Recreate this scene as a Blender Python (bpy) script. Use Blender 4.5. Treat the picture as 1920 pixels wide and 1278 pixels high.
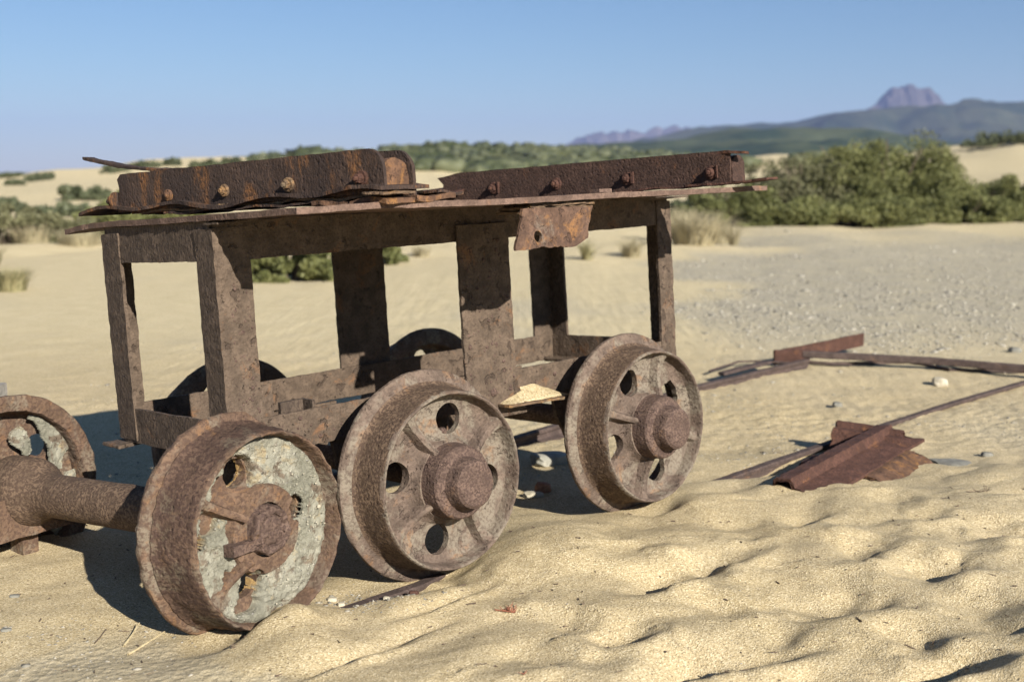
import bpy, bmesh, math, random
import numpy as np
from mathutils import Vector, Matrix, noise as mnoise
random.seed(7)
for o in list(bpy.data.objects): bpy.data.objects.remove(o)
S = bpy.context.scene; COL = S.collection
R_ = math.radians

# ------------------------------------------------------------------ camera, sky, sun, exposure
CAMH = 0.88; FPX = 2195.63; PITCH = R_(8.2155); YH = 322.0
cam_d = bpy.data.cameras.new('camera'); cam = bpy.data.objects.new('camera', cam_d); COL.objects.link(cam)
cam.location = (0, 0, CAMH); cam.rotation_euler = (math.pi/2 - PITCH, 0, 0)
cam_d.sensor_width = 36; cam_d.lens = 36*FPX/1920; cam_d.clip_start = .05; cam_d.clip_end = 20000
cam_d.dof.use_dof = True; cam_d.dof.focus_distance = 2.45; cam_d.dof.aperture_fstop = 3.8
S.camera = cam

TOSUN = Vector((0.525, -0.842, 0.508)).normalized()
ELEV = math.asin(TOSUN.z)
w = bpy.data.worlds.new('World'); S.world = w; w.use_nodes = True
nt = w.node_tree; bg = nt.nodes['Background']
sky = nt.nodes.new('ShaderNodeTexSky'); sky.sky_type = 'NISHITA'; sky.sun_disc = False
sky.sun_elevation = ELEV; sky.sun_rotation = math.atan2(TOSUN.x, TOSUN.y)
sky.altitude = 0; sky.air_density = 1.0; sky.dust_density = 0.1; sky.ozone_density = 6.0
nt.links.new(sky.outputs[0], bg.inputs[0]); bg.inputs[1].default_value = 0.052
sl = bpy.data.lights.new('sun', 'SUN'); sl.energy = 5.0; sl.angle = R_(0.53); sl.color = (1.0, 0.95, 0.87)
so = bpy.data.objects.new('sun', sl); COL.objects.link(so); so.rotation_euler = TOSUN.to_track_quat('Z', 'Y').to_euler()
S.view_settings.view_transform = 'Standard'; S.view_settings.look = 'None'; S.view_settings.gamma = 1
S.view_settings.exposure = 0.82
S.render.engine = 'CYCLES'

# ------------------------------------------------------------------ tags and tree
def tag(o, label=None, cat=None, group=None, kind=None):
    if label: o['label'] = label
    if cat: o['category'] = cat
    if group: o['group'] = group
    if kind: o['kind'] = kind
    return o
def empty(name, loc=(0, 0, 0), mat=None):
    o = bpy.data.objects.new(name, None); o.empty_display_size = .1; COL.objects.link(o)
    if mat is not None: o.matrix_world = mat
    else: o.location = loc
    return o
def mesh_np(name, V, F, mat, smooth=30, fattr=None):
    V = np.asarray(V, np.float32); F = np.asarray(F, np.int32)
    me = bpy.data.meshes.new(name); k = F.shape[1]
    me.vertices.add(len(V)); me.vertices.foreach_set('co', V.ravel())
    me.loops.add(F.size); me.loops.foreach_set('vertex_index', F.ravel())
    me.polygons.add(len(F)); me.polygons.foreach_set('loop_start', np.arange(0, F.size, k, dtype=np.int32))
    try: me.polygons.foreach_set('loop_total', np.full(len(F), k, np.int32))
    except Exception: pass
    me.update(calc_edges=True); me.validate()
    if smooth: me.polygons.foreach_set('use_smooth', np.ones(len(me.polygons), bool))
    if fattr is not None:
        for nm, a in fattr.items():
            at = me.attributes.new(nm, 'FLOAT', 'POINT'); at.data.foreach_set('value', np.asarray(a, np.float32))
    if mat: me.materials.append(mat)
    return me
def link(name, me, parent=None, M=None):
    o = bpy.data.objects.new(name, me); COL.objects.link(o)
    if parent: o.parent = parent
    if M is not None: o.matrix_local = M
    return o
def py(name, V, F, mat, parent=None, sharp=35, M=None):
    me = bpy.data.meshes.new(name); me.from_pydata([tuple(v) for v in V], [], F); me.validate()
    bm = bmesh.new(); bm.from_mesh(me); bmesh.ops.recalc_face_normals(bm, faces=bm.faces); bm.to_mesh(me); bm.free()
    me.polygons.foreach_set('use_smooth', [True]*len(me.polygons))
    me.set_sharp_from_angle(angle=R_(sharp))
    me.materials.append(mat)
    return link(name, me, parent, M)

# ------------------------------------------------------------------ materials
def newmat(name):
    m = bpy.data.materials.new(name); m.use_nodes = True; t = m.node_tree
    return m, t, t.nodes['Principled BSDF']
def N(t, k, **kw):
    n = t.nodes.new(k)
    for a, v in kw.items(): setattr(n, a, v)
    return n
def coord(t, scale=(1, 1, 1), kind='Object'):
    tc = N(t, 'ShaderNodeTexCoord'); mp = N(t, 'ShaderNodeMapping'); mp.inputs['Scale'].default_value = scale
    t.links.new(tc.outputs[kind], mp.inputs[0]); return mp.outputs[0]
def nz(t, co, scale, detail=3, rough=.6, dist=0):
    n = N(t, 'ShaderNodeTexNoise'); n.inputs['Scale'].default_value = scale; n.inputs['Detail'].default_value = detail
    n.inputs['Roughness'].default_value = rough; n.inputs['Distortion'].default_value = dist
    t.links.new(co, n.inputs['Vector']); return n.outputs[0]
def vor(t, co, scale, feature='F1', out='Distance'):
    n = N(t, 'ShaderNodeTexVoronoi', feature=feature); n.inputs['Scale'].default_value = scale
    t.links.new(co, n.inputs['Vector']); return n.outputs[out]
def step(t, src, a, b):
    n = N(t, 'ShaderNodeMapRange', interpolation_type='SMOOTHSTEP'); n.inputs[1].default_value = a; n.inputs[2].default_value = b
    t.links.new(src, n.inputs[0]); return n.outputs[0]
def mix(t, fac, a, b, kind='MIX'):
    n = N(t, 'ShaderNodeMix', data_type='RGBA', blend_type=kind)
    for i, v in ((0, fac), (6, a), (7, b)):
        if hasattr(v, 'default_value') or hasattr(v, 'links'): t.links.new(v, n.inputs[i])
        elif i == 0: n.inputs[0].default_value = v
        else: n.inputs[i].default_value = (*v, 1)
    return n.outputs[2]
def math_(t, op, a, b):
    n = N(t, 'ShaderNodeMath', operation=op)
    for i, v in enumerate((a, b)):
        if isinstance(v, (int, float)): n.inputs[i].default_value = v
        else: t.links.new(v, n.inputs[i])
    return n.outputs[0]
def bump(t, bs, h, dist, strength=1.0):
    b = N(t, 'ShaderNodeBump'); b.inputs['Distance'].default_value = dist; b.inputs['Strength'].default_value = strength
    t.links.new(h, b.inputs['Height']); t.links.new(b.outputs[0], bs.inputs['Normal'])

def rust(name, base, dark, orange, spots=110, stretch=(1, 1, 1), spot_amt=.75, orange_lo=.58, orange_amt=.8,
         pale=None, pale_lo=.6, bmp=.0022, rough=.85, spec=.25, blotch=0.0, ostr=(1, 1, 1), lo=.47, hi=.58, crater=.0):
    m, t, bs = newmat(name)
    co = coord(t, stretch); co1 = coord(t)
    s = nz(t, co, spots, 2, .55, .3); sm = step(t, s, lo, hi)
    mid = nz(t, co1, 28, 4, .65); big = nz(t, co1, 7, 4, .6)
    fine = nz(t, co1, 420, 2, .7)
    c = mix(t, step(t, mid, .32, .7), tuple(.50*x for x in base), tuple(1.30*x for x in base))
    if pale: c = mix(t, math_(t, 'MULTIPLY', step(t, nz(t, coord(t, (1.1, .9, 1)), 11, 5, .65, .5), pale_lo, pale_lo+.12), .8), c, pale)
    c = mix(t, math_(t, 'MULTIPLY', step(t, nz(t, coord(t, ostr), 15, 6, .7, .6), orange_lo, orange_lo+.14), orange_amt), c, orange)
    if blotch: c = mix(t, math_(t, 'MULTIPLY', step(t, big, .45, .62), blotch), c, dark)
    c = mix(t, math_(t, 'MULTIPLY', sm, spot_amt), c, dark)
    cr = step(t, nz(t, co1, 38, 4, .6, .4), .60, .66)
    if crater: c = mix(t, math_(t, 'MULTIPLY', cr, crater), c, dark)
    c = mix(t, .35, c, mix(t, fine, tuple(.5*x for x in base), tuple(1.5*x for x in base)))
    t.links.new(c, bs.inputs['Base Color']); bs.inputs['Roughness'].default_value = rough
    bs.inputs['Specular IOR Level'].default_value = spec
    pits = vor(t, co1, 75)
    h = math_(t, 'ADD', math_(t, 'MULTIPLY', s, .8), math_(t, 'ADD', math_(t, 'MULTIPLY', fine, .35), math_(t, 'MULTIPLY', step(t, pits, 0, .35), .5)))
    h = math_(t, 'ADD', h, math_(t, 'MULTIPLY', mid, 1.2))
    if crater: h = math_(t, 'SUBTRACT', h, math_(t, 'MULTIPLY', cr, 1.0))
    bump(t, bs, h, bmp)
    return m
ORG = (.30, .135, .042)
RUST = rust('rusted_frame_steel', (.112, .080, .056), (.024, .015, .011), (.26, .112, .038), 150, spot_amt=.45, orange_lo=.56, orange_amt=.65, crater=.75, lo=.5, hi=.64, bmp=.003)
RUSTEND = rust('streaked_frame_steel', (.100, .072, .052), (.024, .016, .013), (.25, .11, .038), 190, (1, 1, .45), .85, .60, .6, crater=.4, lo=.48, hi=.57)
RUSTDK = rust('dark_beam_steel', (.066, .042, .031), (.013, .011, .012), (.27, .115, .034), 200, (1, 1, .5), .65, .50, .8, blotch=.75, ostr=(1, 1, .35), bmp=.003)
RUSTRED = rust('red_brown_steel', (.088, .042, .029), (.026, .014, .012), (.25, .11, .04), 170, (1, 1, 1), .7, .56, .65, bmp=.003)
RUSTBR = rust('dark_brown_beam_steel', (.070, .040, .029), (.020, .012, .010), (.24, .10, .035), 170, (1, 1, 1), .75, .58, .6, bmp=.003, lo=.46, hi=.56)
RUSTORG = rust('orange_flaking_steel', (.125, .068, .040), (.036, .022, .018), (.34, .16, .042), 110, (1, 1, 1), .6, .50, .75, pale=(.19, .165, .12), pale_lo=.6, crater=.6)
RUSTPALE = rust('pale_plate_steel', (.155, .100, .074), (.046, .029, .024), (.30, .14, .055), 150, spot_amt=.55, orange_lo=.56, orange_amt=.55)  # paler rust base, applied alike to every face
TREAD = rust('pitted_tread_steel', (.142, .095, .062), (.028, .015, .012), (.25, .12, .045), 165, (1, 1, 1), .9, .62, .5, bmp=.0026, lo=.45, hi=.54)
TREADD = rust('dark_red_tread_steel', (.110, .068, .046), (.026, .013, .012), (.27, .14, .05), 140, (1, 1, 1), .85, .58, .6, pale=(.16, .14, .095), pale_lo=.53, bmp=.0034, lo=.45, hi=.55, blotch=.35)
WHEEL = rust('cast_wheel_iron', (.140, .101, .076), (.040, .024, .019), (.28, .13, .045), 150, spot_amt=.5, orange_lo=.56, orange_amt=.6, pale=(.245, .215, .160), pale_lo=.475, crater=.45, lo=.46, hi=.62, bmp=.0026)
WHEEL1 = rust('flaking_wheel_iron', (.150, .094, .060), (.036, .020, .018), (.30, .145, .052), 130, spot_amt=.7, orange_lo=.52, orange_amt=.6, pale=(.20, .18, .135), pale_lo=.49, bmp=.0036, blotch=.45)
HUB = rust('hub_iron', (.125, .082, .062), (.034, .019, .017), (.29, .14, .04), 190, spot_amt=.85, orange_lo=.58, orange_amt=.7, lo=.46, hi=.55, bmp=.003, crater=.4)
FLAKE = rust('laminated_flakes', (.150, .098, .060), (.032, .021, .016), (.36, .19, .06), 70, (1, 1, 3), .65, .5, .7, pale=(.19, .165, .11), pale_lo=.55, bmp=.004)
RAIL = rust('rail_steel', (.090, .064, .054), (.028, .018, .016), (.26, .14, .07), 170, spot_amt=.7, orange_lo=.57, orange_amt=.5)

def sandy(name, c1, c2, c3, gscale=430, dark=(.2, .16, .1)):
    return
def m_ground():
    m, t, bs = newmat('dune_sand')
    co = coord(t); 
    at = N(t, 'ShaderNodeAttribute', attribute_name='gravel'); gv = at.outputs['Fac']
    a2 = N(t, 'ShaderNodeAttribute', attribute_name='scrub'); sc = a2.outputs['Fac']
    big = nz(t, co, .9, 4, .6); med = nz(t, co, 6, 4, .6)
    c = mix(t, step(t, big, .3, .7), (.440, .345, .190), (.520, .415, .245))
    c = mix(t, step(t, med, .35, .7), tuple(.93*x for x in (1, 1, 1)), (1, 1, 1)) if False else mix(t, math_(t, 'MULTIPLY', step(t, med, .45, .75), .35), c, (.47, .38, .225))
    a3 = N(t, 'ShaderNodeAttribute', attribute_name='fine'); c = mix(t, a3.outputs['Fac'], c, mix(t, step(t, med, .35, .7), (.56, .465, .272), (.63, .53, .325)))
    # grains
    g = N(t, 'ShaderNodeTexVoronoi', feature='F1'); g.inputs['Scale'].default_value = 380; t.links.new(co, g.inputs['Vector'])
    gr = N(t, 'ShaderNodeSeparateColor'); t.links.new(g.outputs['Color'], gr.inputs[0])
    c = mix(t, math_(t, 'MULTIPLY', step(t, gr.outputs[0], .50, 1.0), .55), c, (.80, .69, .47))
    c = mix(t, math_(t, 'MULTIPLY', step(t, gr.outputs[1], .62, .95), .70), c, (.27, .20, .10))
    c = mix(t, math_(t, 'MULTIPLY', step(t, gr.outputs[2], .965, .98), .7), c, (.12, .09, .06))
    # gravelly ground
    gg = N(t, 'ShaderNodeTexVoronoi', feature='F1'); gg.inputs['Scale'].default_value = 55; t.links.new(co, gg.inputs['Vector'])
    gs = N(t, 'ShaderNodeSeparateColor'); t.links.new(gg.outputs['Color'], gs.inputs[0])
    gc = mix(t, gs.outputs[0], (.31, .275, .20), (.50, .44, .32))
    gc = mix(t, math_(t, 'MULTIPLY', step(t, nz(t, co, 3.5, 5, .7), .45, .62), .75), gc, (.46, .40, .27))
    c = mix(t, gv, c, gc)
    c = mix(t, sc, c, mix(t, nz(t, co, .25, 4, .6), (.075, .085, .04), (.16, .16, .085)))
    t.links.new(c, bs.inputs['Base Color']); bs.inputs['Roughness'].default_value = .95; bs.inputs['Specular IOR Level'].default_value = .15
    f1 = nz(t, co, 300, 2, .7); f2 = nz(t, co, 45, 3, .6)
    h = math_(t, 'ADD', math_(t, 'MULTIPLY', g.outputs['Distance'], .9), math_(t, 'ADD', f1, math_(t, 'MULTIPLY', f2, 1.0)))
    h = math_(t, 'ADD', h, math_(t, 'MULTIPLY', math_(t, 'MULTIPLY', gg.outputs['Distance'], gv), 6))
    bump(t, bs, h, .0021, .8)
    return m
SAND = m_ground()
def m_plain(name, c1, c2, scale=40, bmp=.002, rough=.9, attr=None, c3=None):
    m, t, bs = newmat(name); co = coord(t)
    if attr:
        at = N(t, 'ShaderNodeAttribute', attribute_name=attr); f = at.outputs['Fac']
        r = N(t, 'ShaderNodeValToRGB'); t.links.new(f, r.inputs[0]); e = r.color_ramp.elements
        cs = [c1, c2] + ([c3] if c3 else [])
        e[0].color = (*cs[0], 1); e[1].color = (*cs[-1], 1)
        if c3: n = e.new(.6); n.color = (*cs[1], 1)
        c = mix(t, math_(t, 'MULTIPLY', nz(t, co, scale, 3), .6), r.outputs[0], tuple(.6*x for x in c1))
    else: c = mix(t, step(t, nz(t, co, scale, 4, .65), .35, .65), c1, c2)
    t.links.new(c, bs.inputs['Base Color']); bs.inputs['Roughness'].default_value = rough; bs.inputs['Specular IOR Level'].default_value = .25
    bump(t, bs, nz(t, co, scale*2, 4, .7), bmp)
    return m
STONE = m_plain('mixed_gravel', (.20, .185, .15), (.42, .38, .30), 60, .002, .85, 'rnd', (.48, .44, .36))
STONEG = m_plain('grey_rock', (.24, .23, .19), (.36, .34, .28), 30)
SLATE = m_plain('grey_slate', (.14, .135, .115), (.22, .21, .175), 30)
PALE = m_plain('pale_stone', (.33, .29, .21), (.48, .43, .33), 40)
BRICK = m_plain('red_brick', (.30, .15, .09), (.42, .24, .15), 50)
WOODM = m_plain('weathered_wood', (.22, .20, .17), (.34, .31, .26), 60)
STRAW = m_plain('dry_straw', (.40, .32, .18), (.60, .50, .30), 80)
REDTWIG = m_plain('red_twig', (.20, .075, .045), (.30, .12, .07), 80)
DARKTWIG = m_plain('dark_twig', (.09, .06, .045), (.16, .12, .08), 80)
def m_concrete():
    m, t, bs = newmat('cement_mortar'); co = coord(t)
    n1 = nz(t, co, 12, 5, .65); n2 = nz(t, co, 160, 3, .7)
    c = mix(t, step(t, n1, .35, .68), (.215, .205, .155), (.36, .34, .265))
    v = N(t, 'ShaderNodeTexVoronoi', feature='F1'); v.inputs['Scale'].default_value = 130; t.links.new(co, v.inputs['Vector'])
    sc = N(t, 'ShaderNodeSeparateColor'); t.links.new(v.outputs['Color'], sc.inputs[0])
    peb = math_(t, 'MULTIPLY', step(t, sc.outputs[0], .78, .84), math_(t, 'SUBTRACT', 1.0, step(t, v.outputs['Distance'], .22, .42)))
    c = mix(t, peb, c, mix(t, sc.outputs[1], (.50, .46, .37), (.26, .25, .22)))
    at = N(t, 'ShaderNodeAttribute', attribute_name='edge')
    c = mix(t, math_(t, 'MULTIPLY', at.outputs['Fac'], step(t, nz(t, co, 40, 4, .7), .3, .6)), c, (.45, .29, .12))
    c = mix(t, math_(t, 'MULTIPLY', step(t, nz(t, co, 22, 4, .7, .5), .56, .68), .6), c, (.40, .30, .155))
    c = mix(t, math_(t, 'MULTIPLY', step(t, nz(t, coord(t, (1, 1.1, 1)), 13, 5, .7, .5), .54, .64), .75), c, (.13, .085, .055))
    t.links.new(c, bs.inputs['Base Color']); bs.inputs['Roughness'].default_value = .92; bs.inputs['Specular IOR Level'].default_value = .2
    cr = vor(t, co, 45, 'DISTANCE_TO_EDGE')
    h = math_(t, 'ADD', math_(t, 'MULTIPLY', n2, 1.0), math_(t, 'ADD', math_(t, 'MULTIPLY', peb, .8), math_(t, 'MULTIPLY', nz(t, co, 60, 5, .75, 1.0), 2.2)))
    bump(t, bs, h, .0045); return m
CEMENT = m_concrete()
def m_leaf(name, a, b, c_=None):
    m, t, bs = newmat(name)
    at = N(t, 'ShaderNodeAttribute', attribute_name='rnd')
    c = mix(t, at.outputs['Fac'], a, b)
    t.links.new(c, bs.inputs['Base Color']); bs.inputs['Roughness'].default_value = .6; bs.inputs['Specular IOR Level'].default_value = .3
    tr = N(t, 'ShaderNodeBsdfTranslucent'); t.links.new(c, tr.inputs[0]); mx = N(t, 'ShaderNodeMixShader'); mx.inputs[0].default_value = .3
    t.links.new(bs.outputs[0], mx.inputs[1]); t.links.new(tr.outputs[0], mx.inputs[2]); t.links.new(mx.outputs[0], t.nodes['Material Output'].inputs[0])
    return m
LEAF_G = m_leaf('juniper_leaves', (.085, .095, .030), (.250, .250, .095))
LEAF_D = m_leaf('dark_scrub_leaves', (.045, .058, .030), (.120, .135, .065))
LEAF_GREY = m_leaf('grey_twiggy_leaves', (.100, .100, .048), (.235, .225, .115))
LEAF_H = m_leaf('hill_scrub_leaves', (.070, .085, .042), (.165, .175, .095))
GRASS = m_leaf('dune_grass', (.16, .15, .07), (.42, .37, .20))
GRASSDRY = m_leaf('dry_dune_grass', (.30, .26, .16), (.50, .43, .27))
BARK = m_plain('bark', (.10, .075, .055), (.18, .14, .10), 30)
def m_hill(name, a, b, c3, sc, f3=.62):
    m, t, bs = newmat(name); co = coord(t)
    c = mix(t, step(t, nz(t, co, sc, 6, .7), .4, .6), a, b)
    c = mix(t, step(t, nz(t, co, sc*.35, 5, .65), f3, f3+.06), c, c3)
    t.links.new(c, bs.inputs['Base Color']); bs.inputs['Roughness'].default_value = 1; bs.inputs['Specular IOR Level'].default_value = 0
    return m
HILL_SCRUB = m_hill('scrub_covered_hill', (.055, .068, .028), (.125, .13, .06), (.40, .33, .21), .09, .66)
HILL_FOREST = m_hill('forested_hill', (.028, .045, .022), (.078, .092, .042), (.14, .12, .075), .016, .64)
HILL_FAR = m_hill('far_forested_hill', (.030, .045, .024), (.078, .086, .045), (.13, .115, .07), .008, .66)
ROCK = m_hill('bare_mountain_rock', (.070, .063, .060), (.135, .115, .105), (.045, .05, .04), .012, .66)

# ------------------------------------------------------------------ numeric noise
_rng = np.random.RandomState(11)
_G = _rng.rand(256, 256)*2*np.pi
def perlin(x, y, s=0):
    x = np.asarray(x, float) + s*17.31; y = np.asarray(y, float) + s*9.77
    xi = np.floor(x).astype(int); yi = np.floor(y).astype(int); xf = x-xi; yf = y-yi
    def g(ix, iy, dx, dy):
        a = _G[(ix) % 256, (iy) % 256]; return np.cos(a)*dx+np.sin(a)*dy
    u = xf**3*(xf*(xf*6-15)+10); v = yf**3*(yf*(yf*6-15)+10)
    n00 = g(xi, yi, xf, yf); n10 = g(xi+1, yi, xf-1, yf); n01 = g(xi, yi+1, xf, yf-1); n11 = g(xi+1, yi+1, xf-1, yf-1)
    return ((n00*(1-u)+n10*u)*(1-v)+(n01*(1-u)+n11*u)*v)*1.4
def fbm(x, y, o=4, s=0):
    r = 0; a = 1
    for k in range(o): r = r+a*perlin(x*2**k, y*2**k, s+k); a *= .5
    return r
def sstep(x, a, b):
    t = np.clip((x-a)/(b-a), 0, 1); return t*t*(3-2*t)

# ------------------------------------------------------------------ ground height
CP = np.array([
 (-1.5,2.0,.00),(-1.0,2.58,.015),(-1.15,2.5,.02),(-1.3,2.45,.02),(-.65,2.15,.005),(-.54,2.06,.000),(-.50,2.11,.000),(-.47,2.03,.040),(-.45,2.08,.068),(-.41,2.115,.074),(-.38,2.04,.055),(-.35,2.17,.040),(-.30,2.20,.030),(-.33,2.26,.018),(-.27,2.33,.012),(-.31,2.12,.030),(-.28,2.05,.035),(-.20,2.22,.045),(-.12,2.28,.05),
 (-.22,2.35,.01),(-.14,2.36,.010),(-.08,2.36,.035),(-.02,2.37,.065),(.06,2.44,.085),(.13,2.52,.09),(.22,2.62,.065),(.30,2.72,.045),(.36,2.82,.022),(.40,2.77,.060),(.46,2.80,.080),(.54,2.86,.078),(.52,2.95,.058),(.60,3.05,.050),(.68,2.95,.068),
 (.8,2.4,.085),(1.5,2.4,.10),(0,1.9,.05),(-.5,1.8,.03),(-1,1.8,.01),(1,1.8,.09),(.3,2.2,.06),(.4,2.5,.075),(1.2,2.8,.085),(1.7,3.0,.08),(2.2,3.2,.07),(.9,2.95,.07),(.73,3.06,.058),(.95,3.15,.045),(1.15,3.3,.035),(1.4,3.1,.07),
 (.5,3.2,.02),(.7,3.25,.015),(1.05,3.35,.015),(1.3,3.5,.010),(1.6,3.6,.02),(2.4,3.9,.02),(1.1,3.9,.0),(.6,3.7,.0),(0,3.2,-.01),(.25,3.3,-.005),(.2,3.0,.0),(-.4,2.9,-.02),(-.6,2.7,-.01),(-.5,2.5,-.015),(-.3,2.6,-.01),
 (-.15,3.38,-.03),(-.62,2.9,-.03),(0,4,-.02),(-1,3.4,-.02),(-2,3,0),(1.4,4.6,.0),(2.6,5,.0),(.5,5,-.01),(-1,5,0),(-2.5,5,0),(2.5,2.2,.1),(-2.5,1.8,.0)])
def base_near(X, Y):
    num = np.zeros_like(X); den = np.zeros_like(X)+1e-9
    for x, y, z in CP:
        d2 = (X-x)**2+(Y-y)**2+.0012; wt = d2**-1.7; num += wt*z; den += wt
    return num/den
# far profile table: rows = distance, columns = direction (source px column)
TU = [-1400, -300, 0, 150, 300, 600, 800, 1000, 1250, 1450, 1600, 1780, 1920, 2300, 3200]
TY = [5, 12, 20, 30, 45, 60, 80, 120, 200, 400]
TZ = {  # z at TY
 -1400:[0,.0,.1,.4,.6,.8,.2,-.6,-1,-1], -300:[0,.0,.1,.35,.60,.5,0,-1,-1,-1], 0:[0,0,.15,.40,.66,.5,0,-1,-1,-1], 150:[0,0,.15,.50,.86,.88,.2,-1,-1,-1],
 300:[0,0,.12,.55,1.1,1.42,1.0,-.5,-1,-1], 600:[0,0,.1,.5,1.0,1.5,1.2,0,-1,-1], 800:[0,0,.06,.3,.7,1.1,1.2,.5,0,0], 1000:[0,0,.04,.2,.55,1.0,1.35,.8,0,0],
 1250:[0,0,.02,.15,.45,.8,.9,.5,0,0], 1450:[0,0,.02,.3,.8,1.62,1.5,.4,0,0], 1600:[0,0,.02,.3,.8,1.4,1.3,.4,0,0],
 1780:[0,0,.05,.55,1.4,2.05,2.1,.6,0,0], 1920:[0,0,.06,.7,1.75,2.5,2.6,1.2,0,0], 2300:[0,0,.1,.9,2.4,3.4,3.6,2,1,0], 3200:[0,0,.1,.9,2.4,3.4,3.6,2,1,0]}
_T = np.array([TZ[u] for u in TU])
def base_far(X, Y):
    D = np.maximum(Y, .3); u = 960+FPX*X/D; u = np.clip(u, TU[0], TU[-1]); d = np.clip(D, TY[0], TY[-1])
    iu = np.clip(np.searchsorted(TU, u)-1, 0, len(TU)-2); iy = np.clip(np.searchsorted(TY, d)-1, 0, len(TY)-2)
    TUa = np.array(TU, float); TYa = np.array(TY, float)
    a = (u-TUa[iu])/(TUa[iu+1]-TUa[iu]); b = (d-TYa[iy])/(TYa[iy+1]-TYa[iy]); a = a*a*(3-2*a); b = b*b*(3-2*b)
    return (_T[iu, iy]*(1-a)+_T[iu+1, iy]*a)*(1-b)+(_T[iu, iy+1]*(1-a)+_T[iu+1, iy+1]*a)*b
def pxg(u, v, z=0.0):   # ground point seen at a source pixel of the photograph
    dx = (u-960)/FPX; th = PITCH; k = (v-639)/FPX
    d = np.array([dx, math.cos(th)-k*math.sin(th), -math.sin(th)-k*math.cos(th)]); t = (z-CAMH)/d[2]
    return d[0]*t, d[1]*t
PITS = []   # hollows in the trodden sand: (px, py, along, across, depth, angle)
for (u, v, a, b, dp, an) in [(1357,1047,.07,.030,.012,30),(1240,1085,.09,.035,.018,35),(1560,1120,.12,.06,.030,20),(1750,1066,.09,.055,.030,35),(1878,1000,.11,.045,.022,15),
     (1272,1241,.11,.032,.026,40),(1825,1235,.08,.05,.024,30),(1729,1190,.06,.035,.018,30),(1846,1135,.07,.06,.020,30),(1745,965,.10,.04,.018,10),(1511,968,.10,.03,.014,45),
     (953,1092,.07,.045,.010,20),(1144,1013,.06,.022,.010,25),(1431,1210,.10,.03,.020,25),(1040,1215,.06,.04,.012,20),(1620,905,.10,.03,.012,10),(1470,1170,.05,.03,.012,40),
     (680,1195,.14,.016,.016,45),(780,1150,.09,.014,.010,42),(830,1100,.12,.013,.010,42),(1190,1165,.06,.04,.010,20),(1650,1010,.10,.05,.012,20),(1380,975,.08,.04,.010,20),(1500,1255,.10,.04,.018,20),(1700,1262,.10,.04,.02,20),(1895,1180,.08,.05,.02,40),(1900,925,.12,.04,.015,0)]:
    x, y = pxg(u, v, .07); PITS.append((x, y, a, b, dp, R_(an)))
_rd = np.random.RandomState(21); DIMP = []
for _i in range(34):
    _u, _v = _rd.uniform(780, 2000), _rd.uniform(930, 1290)
    if _v < 1290-(_u-780)*.5+0 and _rd.rand() < .5: continue
    _x, _y = pxg(_u, _v, .07); DIMP.append((_x, _y, _rd.uniform(.034, .062), _rd.uniform(.006, .014), _rd.uniform(0, 3.14)))
def ground(X, Y, fine=True):
    X = np.asarray(X, float); Y = np.asarray(Y, float)
    rr = np.hypot(X, Y); k = sstep(Y, 4.6, 7.5)
    z = base_near(X, Y)*(1-k)+base_far(X, Y)*k
    # dune ripples and footprints, strongest in front right
    fg = sstep(X*.55+1.0-(Y-2.05)*.62, .25, 1.0)*(1-sstep(Y, 3.3, 4.2))
    wx = X+.05*perlin(X*4, Y*4, 3); wy = Y+.05*perlin(X*4, Y*4, 4)
    rx_ = wx*.8+wy*.6; ry_ = -wx*.6+wy*.8
    z = z+fg*(.010*perlin(rx_*2.6, ry_*3.6, 1)+.014*(np.abs(perlin(rx_*3.4, ry_*4.4, 2))-.25)+.004*perlin(rx_*8, ry_*9, 22)+.003*(np.abs(perlin(rx_*10, ry_*12, 12))-.25)+.0012*perlin(wx*26, wy*28, 5)+.0006*perlin(wx*60, wy*60, 15))
    z = z+(1-fg)*(.006*perlin(X*5, Y*5, 6)+.003*perlin(X*14, Y*14, 7))*sstep(rr, 1, 1.5)
    for (px, py_, a, b, dp, an) in PITS:
        dp = dp*1.2
        dx = X-px; dy = Y-py_; c, s = math.cos(an), math.sin(an); U = dx*c+dy*s; V = -dx*s+dy*c
        U = U+.25*a*perlin(X*18, Y*18, 8); q = (U/a)**2
        # steep side towards the camera, gentle side away from it
        prof = np.where(V > 0, np.exp(-(V/(b*2.0))**2), np.exp(-(V/(b*1.05))**2))
        z = z-dp*np.exp(-q*1.3)*prof+dp*.45*np.exp(-q*1.3)*np.exp(-((V+b*1.5)/(b*.9))**2)
    if X.ndim == 2 or X.size > 50:
        for (px, py_, r, dp, an) in DIMP:
            mk = (np.abs(X-px) < .3) & (np.abs(Y-py_) < .3)
            if not mk.any(): continue
            dx = X[mk]-px; dy = Y[mk]-py_; c, s = math.cos(an), math.sin(an); U = (dx*c+dy*s)/(r*1.5); V = (-dx*s+dy*c)/r; q = U*U+V*V+.15*perlin(dx*30+px*9, dy*30, 3)
            z[mk] += -dp*np.exp(-q*1.4)+dp*.5*np.exp(-(np.sqrt(np.maximum(q, 0))-1.5)**2*4)*(V < 0.2)
    z = z+.004*perlin(X*28, Y*28, 9)*sstep(Y, 3, 4)*(1-sstep(Y, 7, 12))
    # mid and far undulation
    m = sstep(Y, 7, 14); z = z+m*(.05*fbm(X*.6, Y*.4, 3, 20))+sstep(Y, 25, 45)*(1-sstep(Y, 150, 250))*.22*fbm(X*.12, Y*.12, 4, 30)
    z = z+sstep(Y, 11, 13.5)*(1-sstep(Y, 16, 24))*sstep(-X, -6, 0)*.10*np.abs(perlin(X*.5, Y*.5, 31))
    z = z-np.clip(-Y, 0, 1e9)*0
    return z
def gz(x, y): return float(ground(np.array([x]), np.array([y]))[0])

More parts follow.
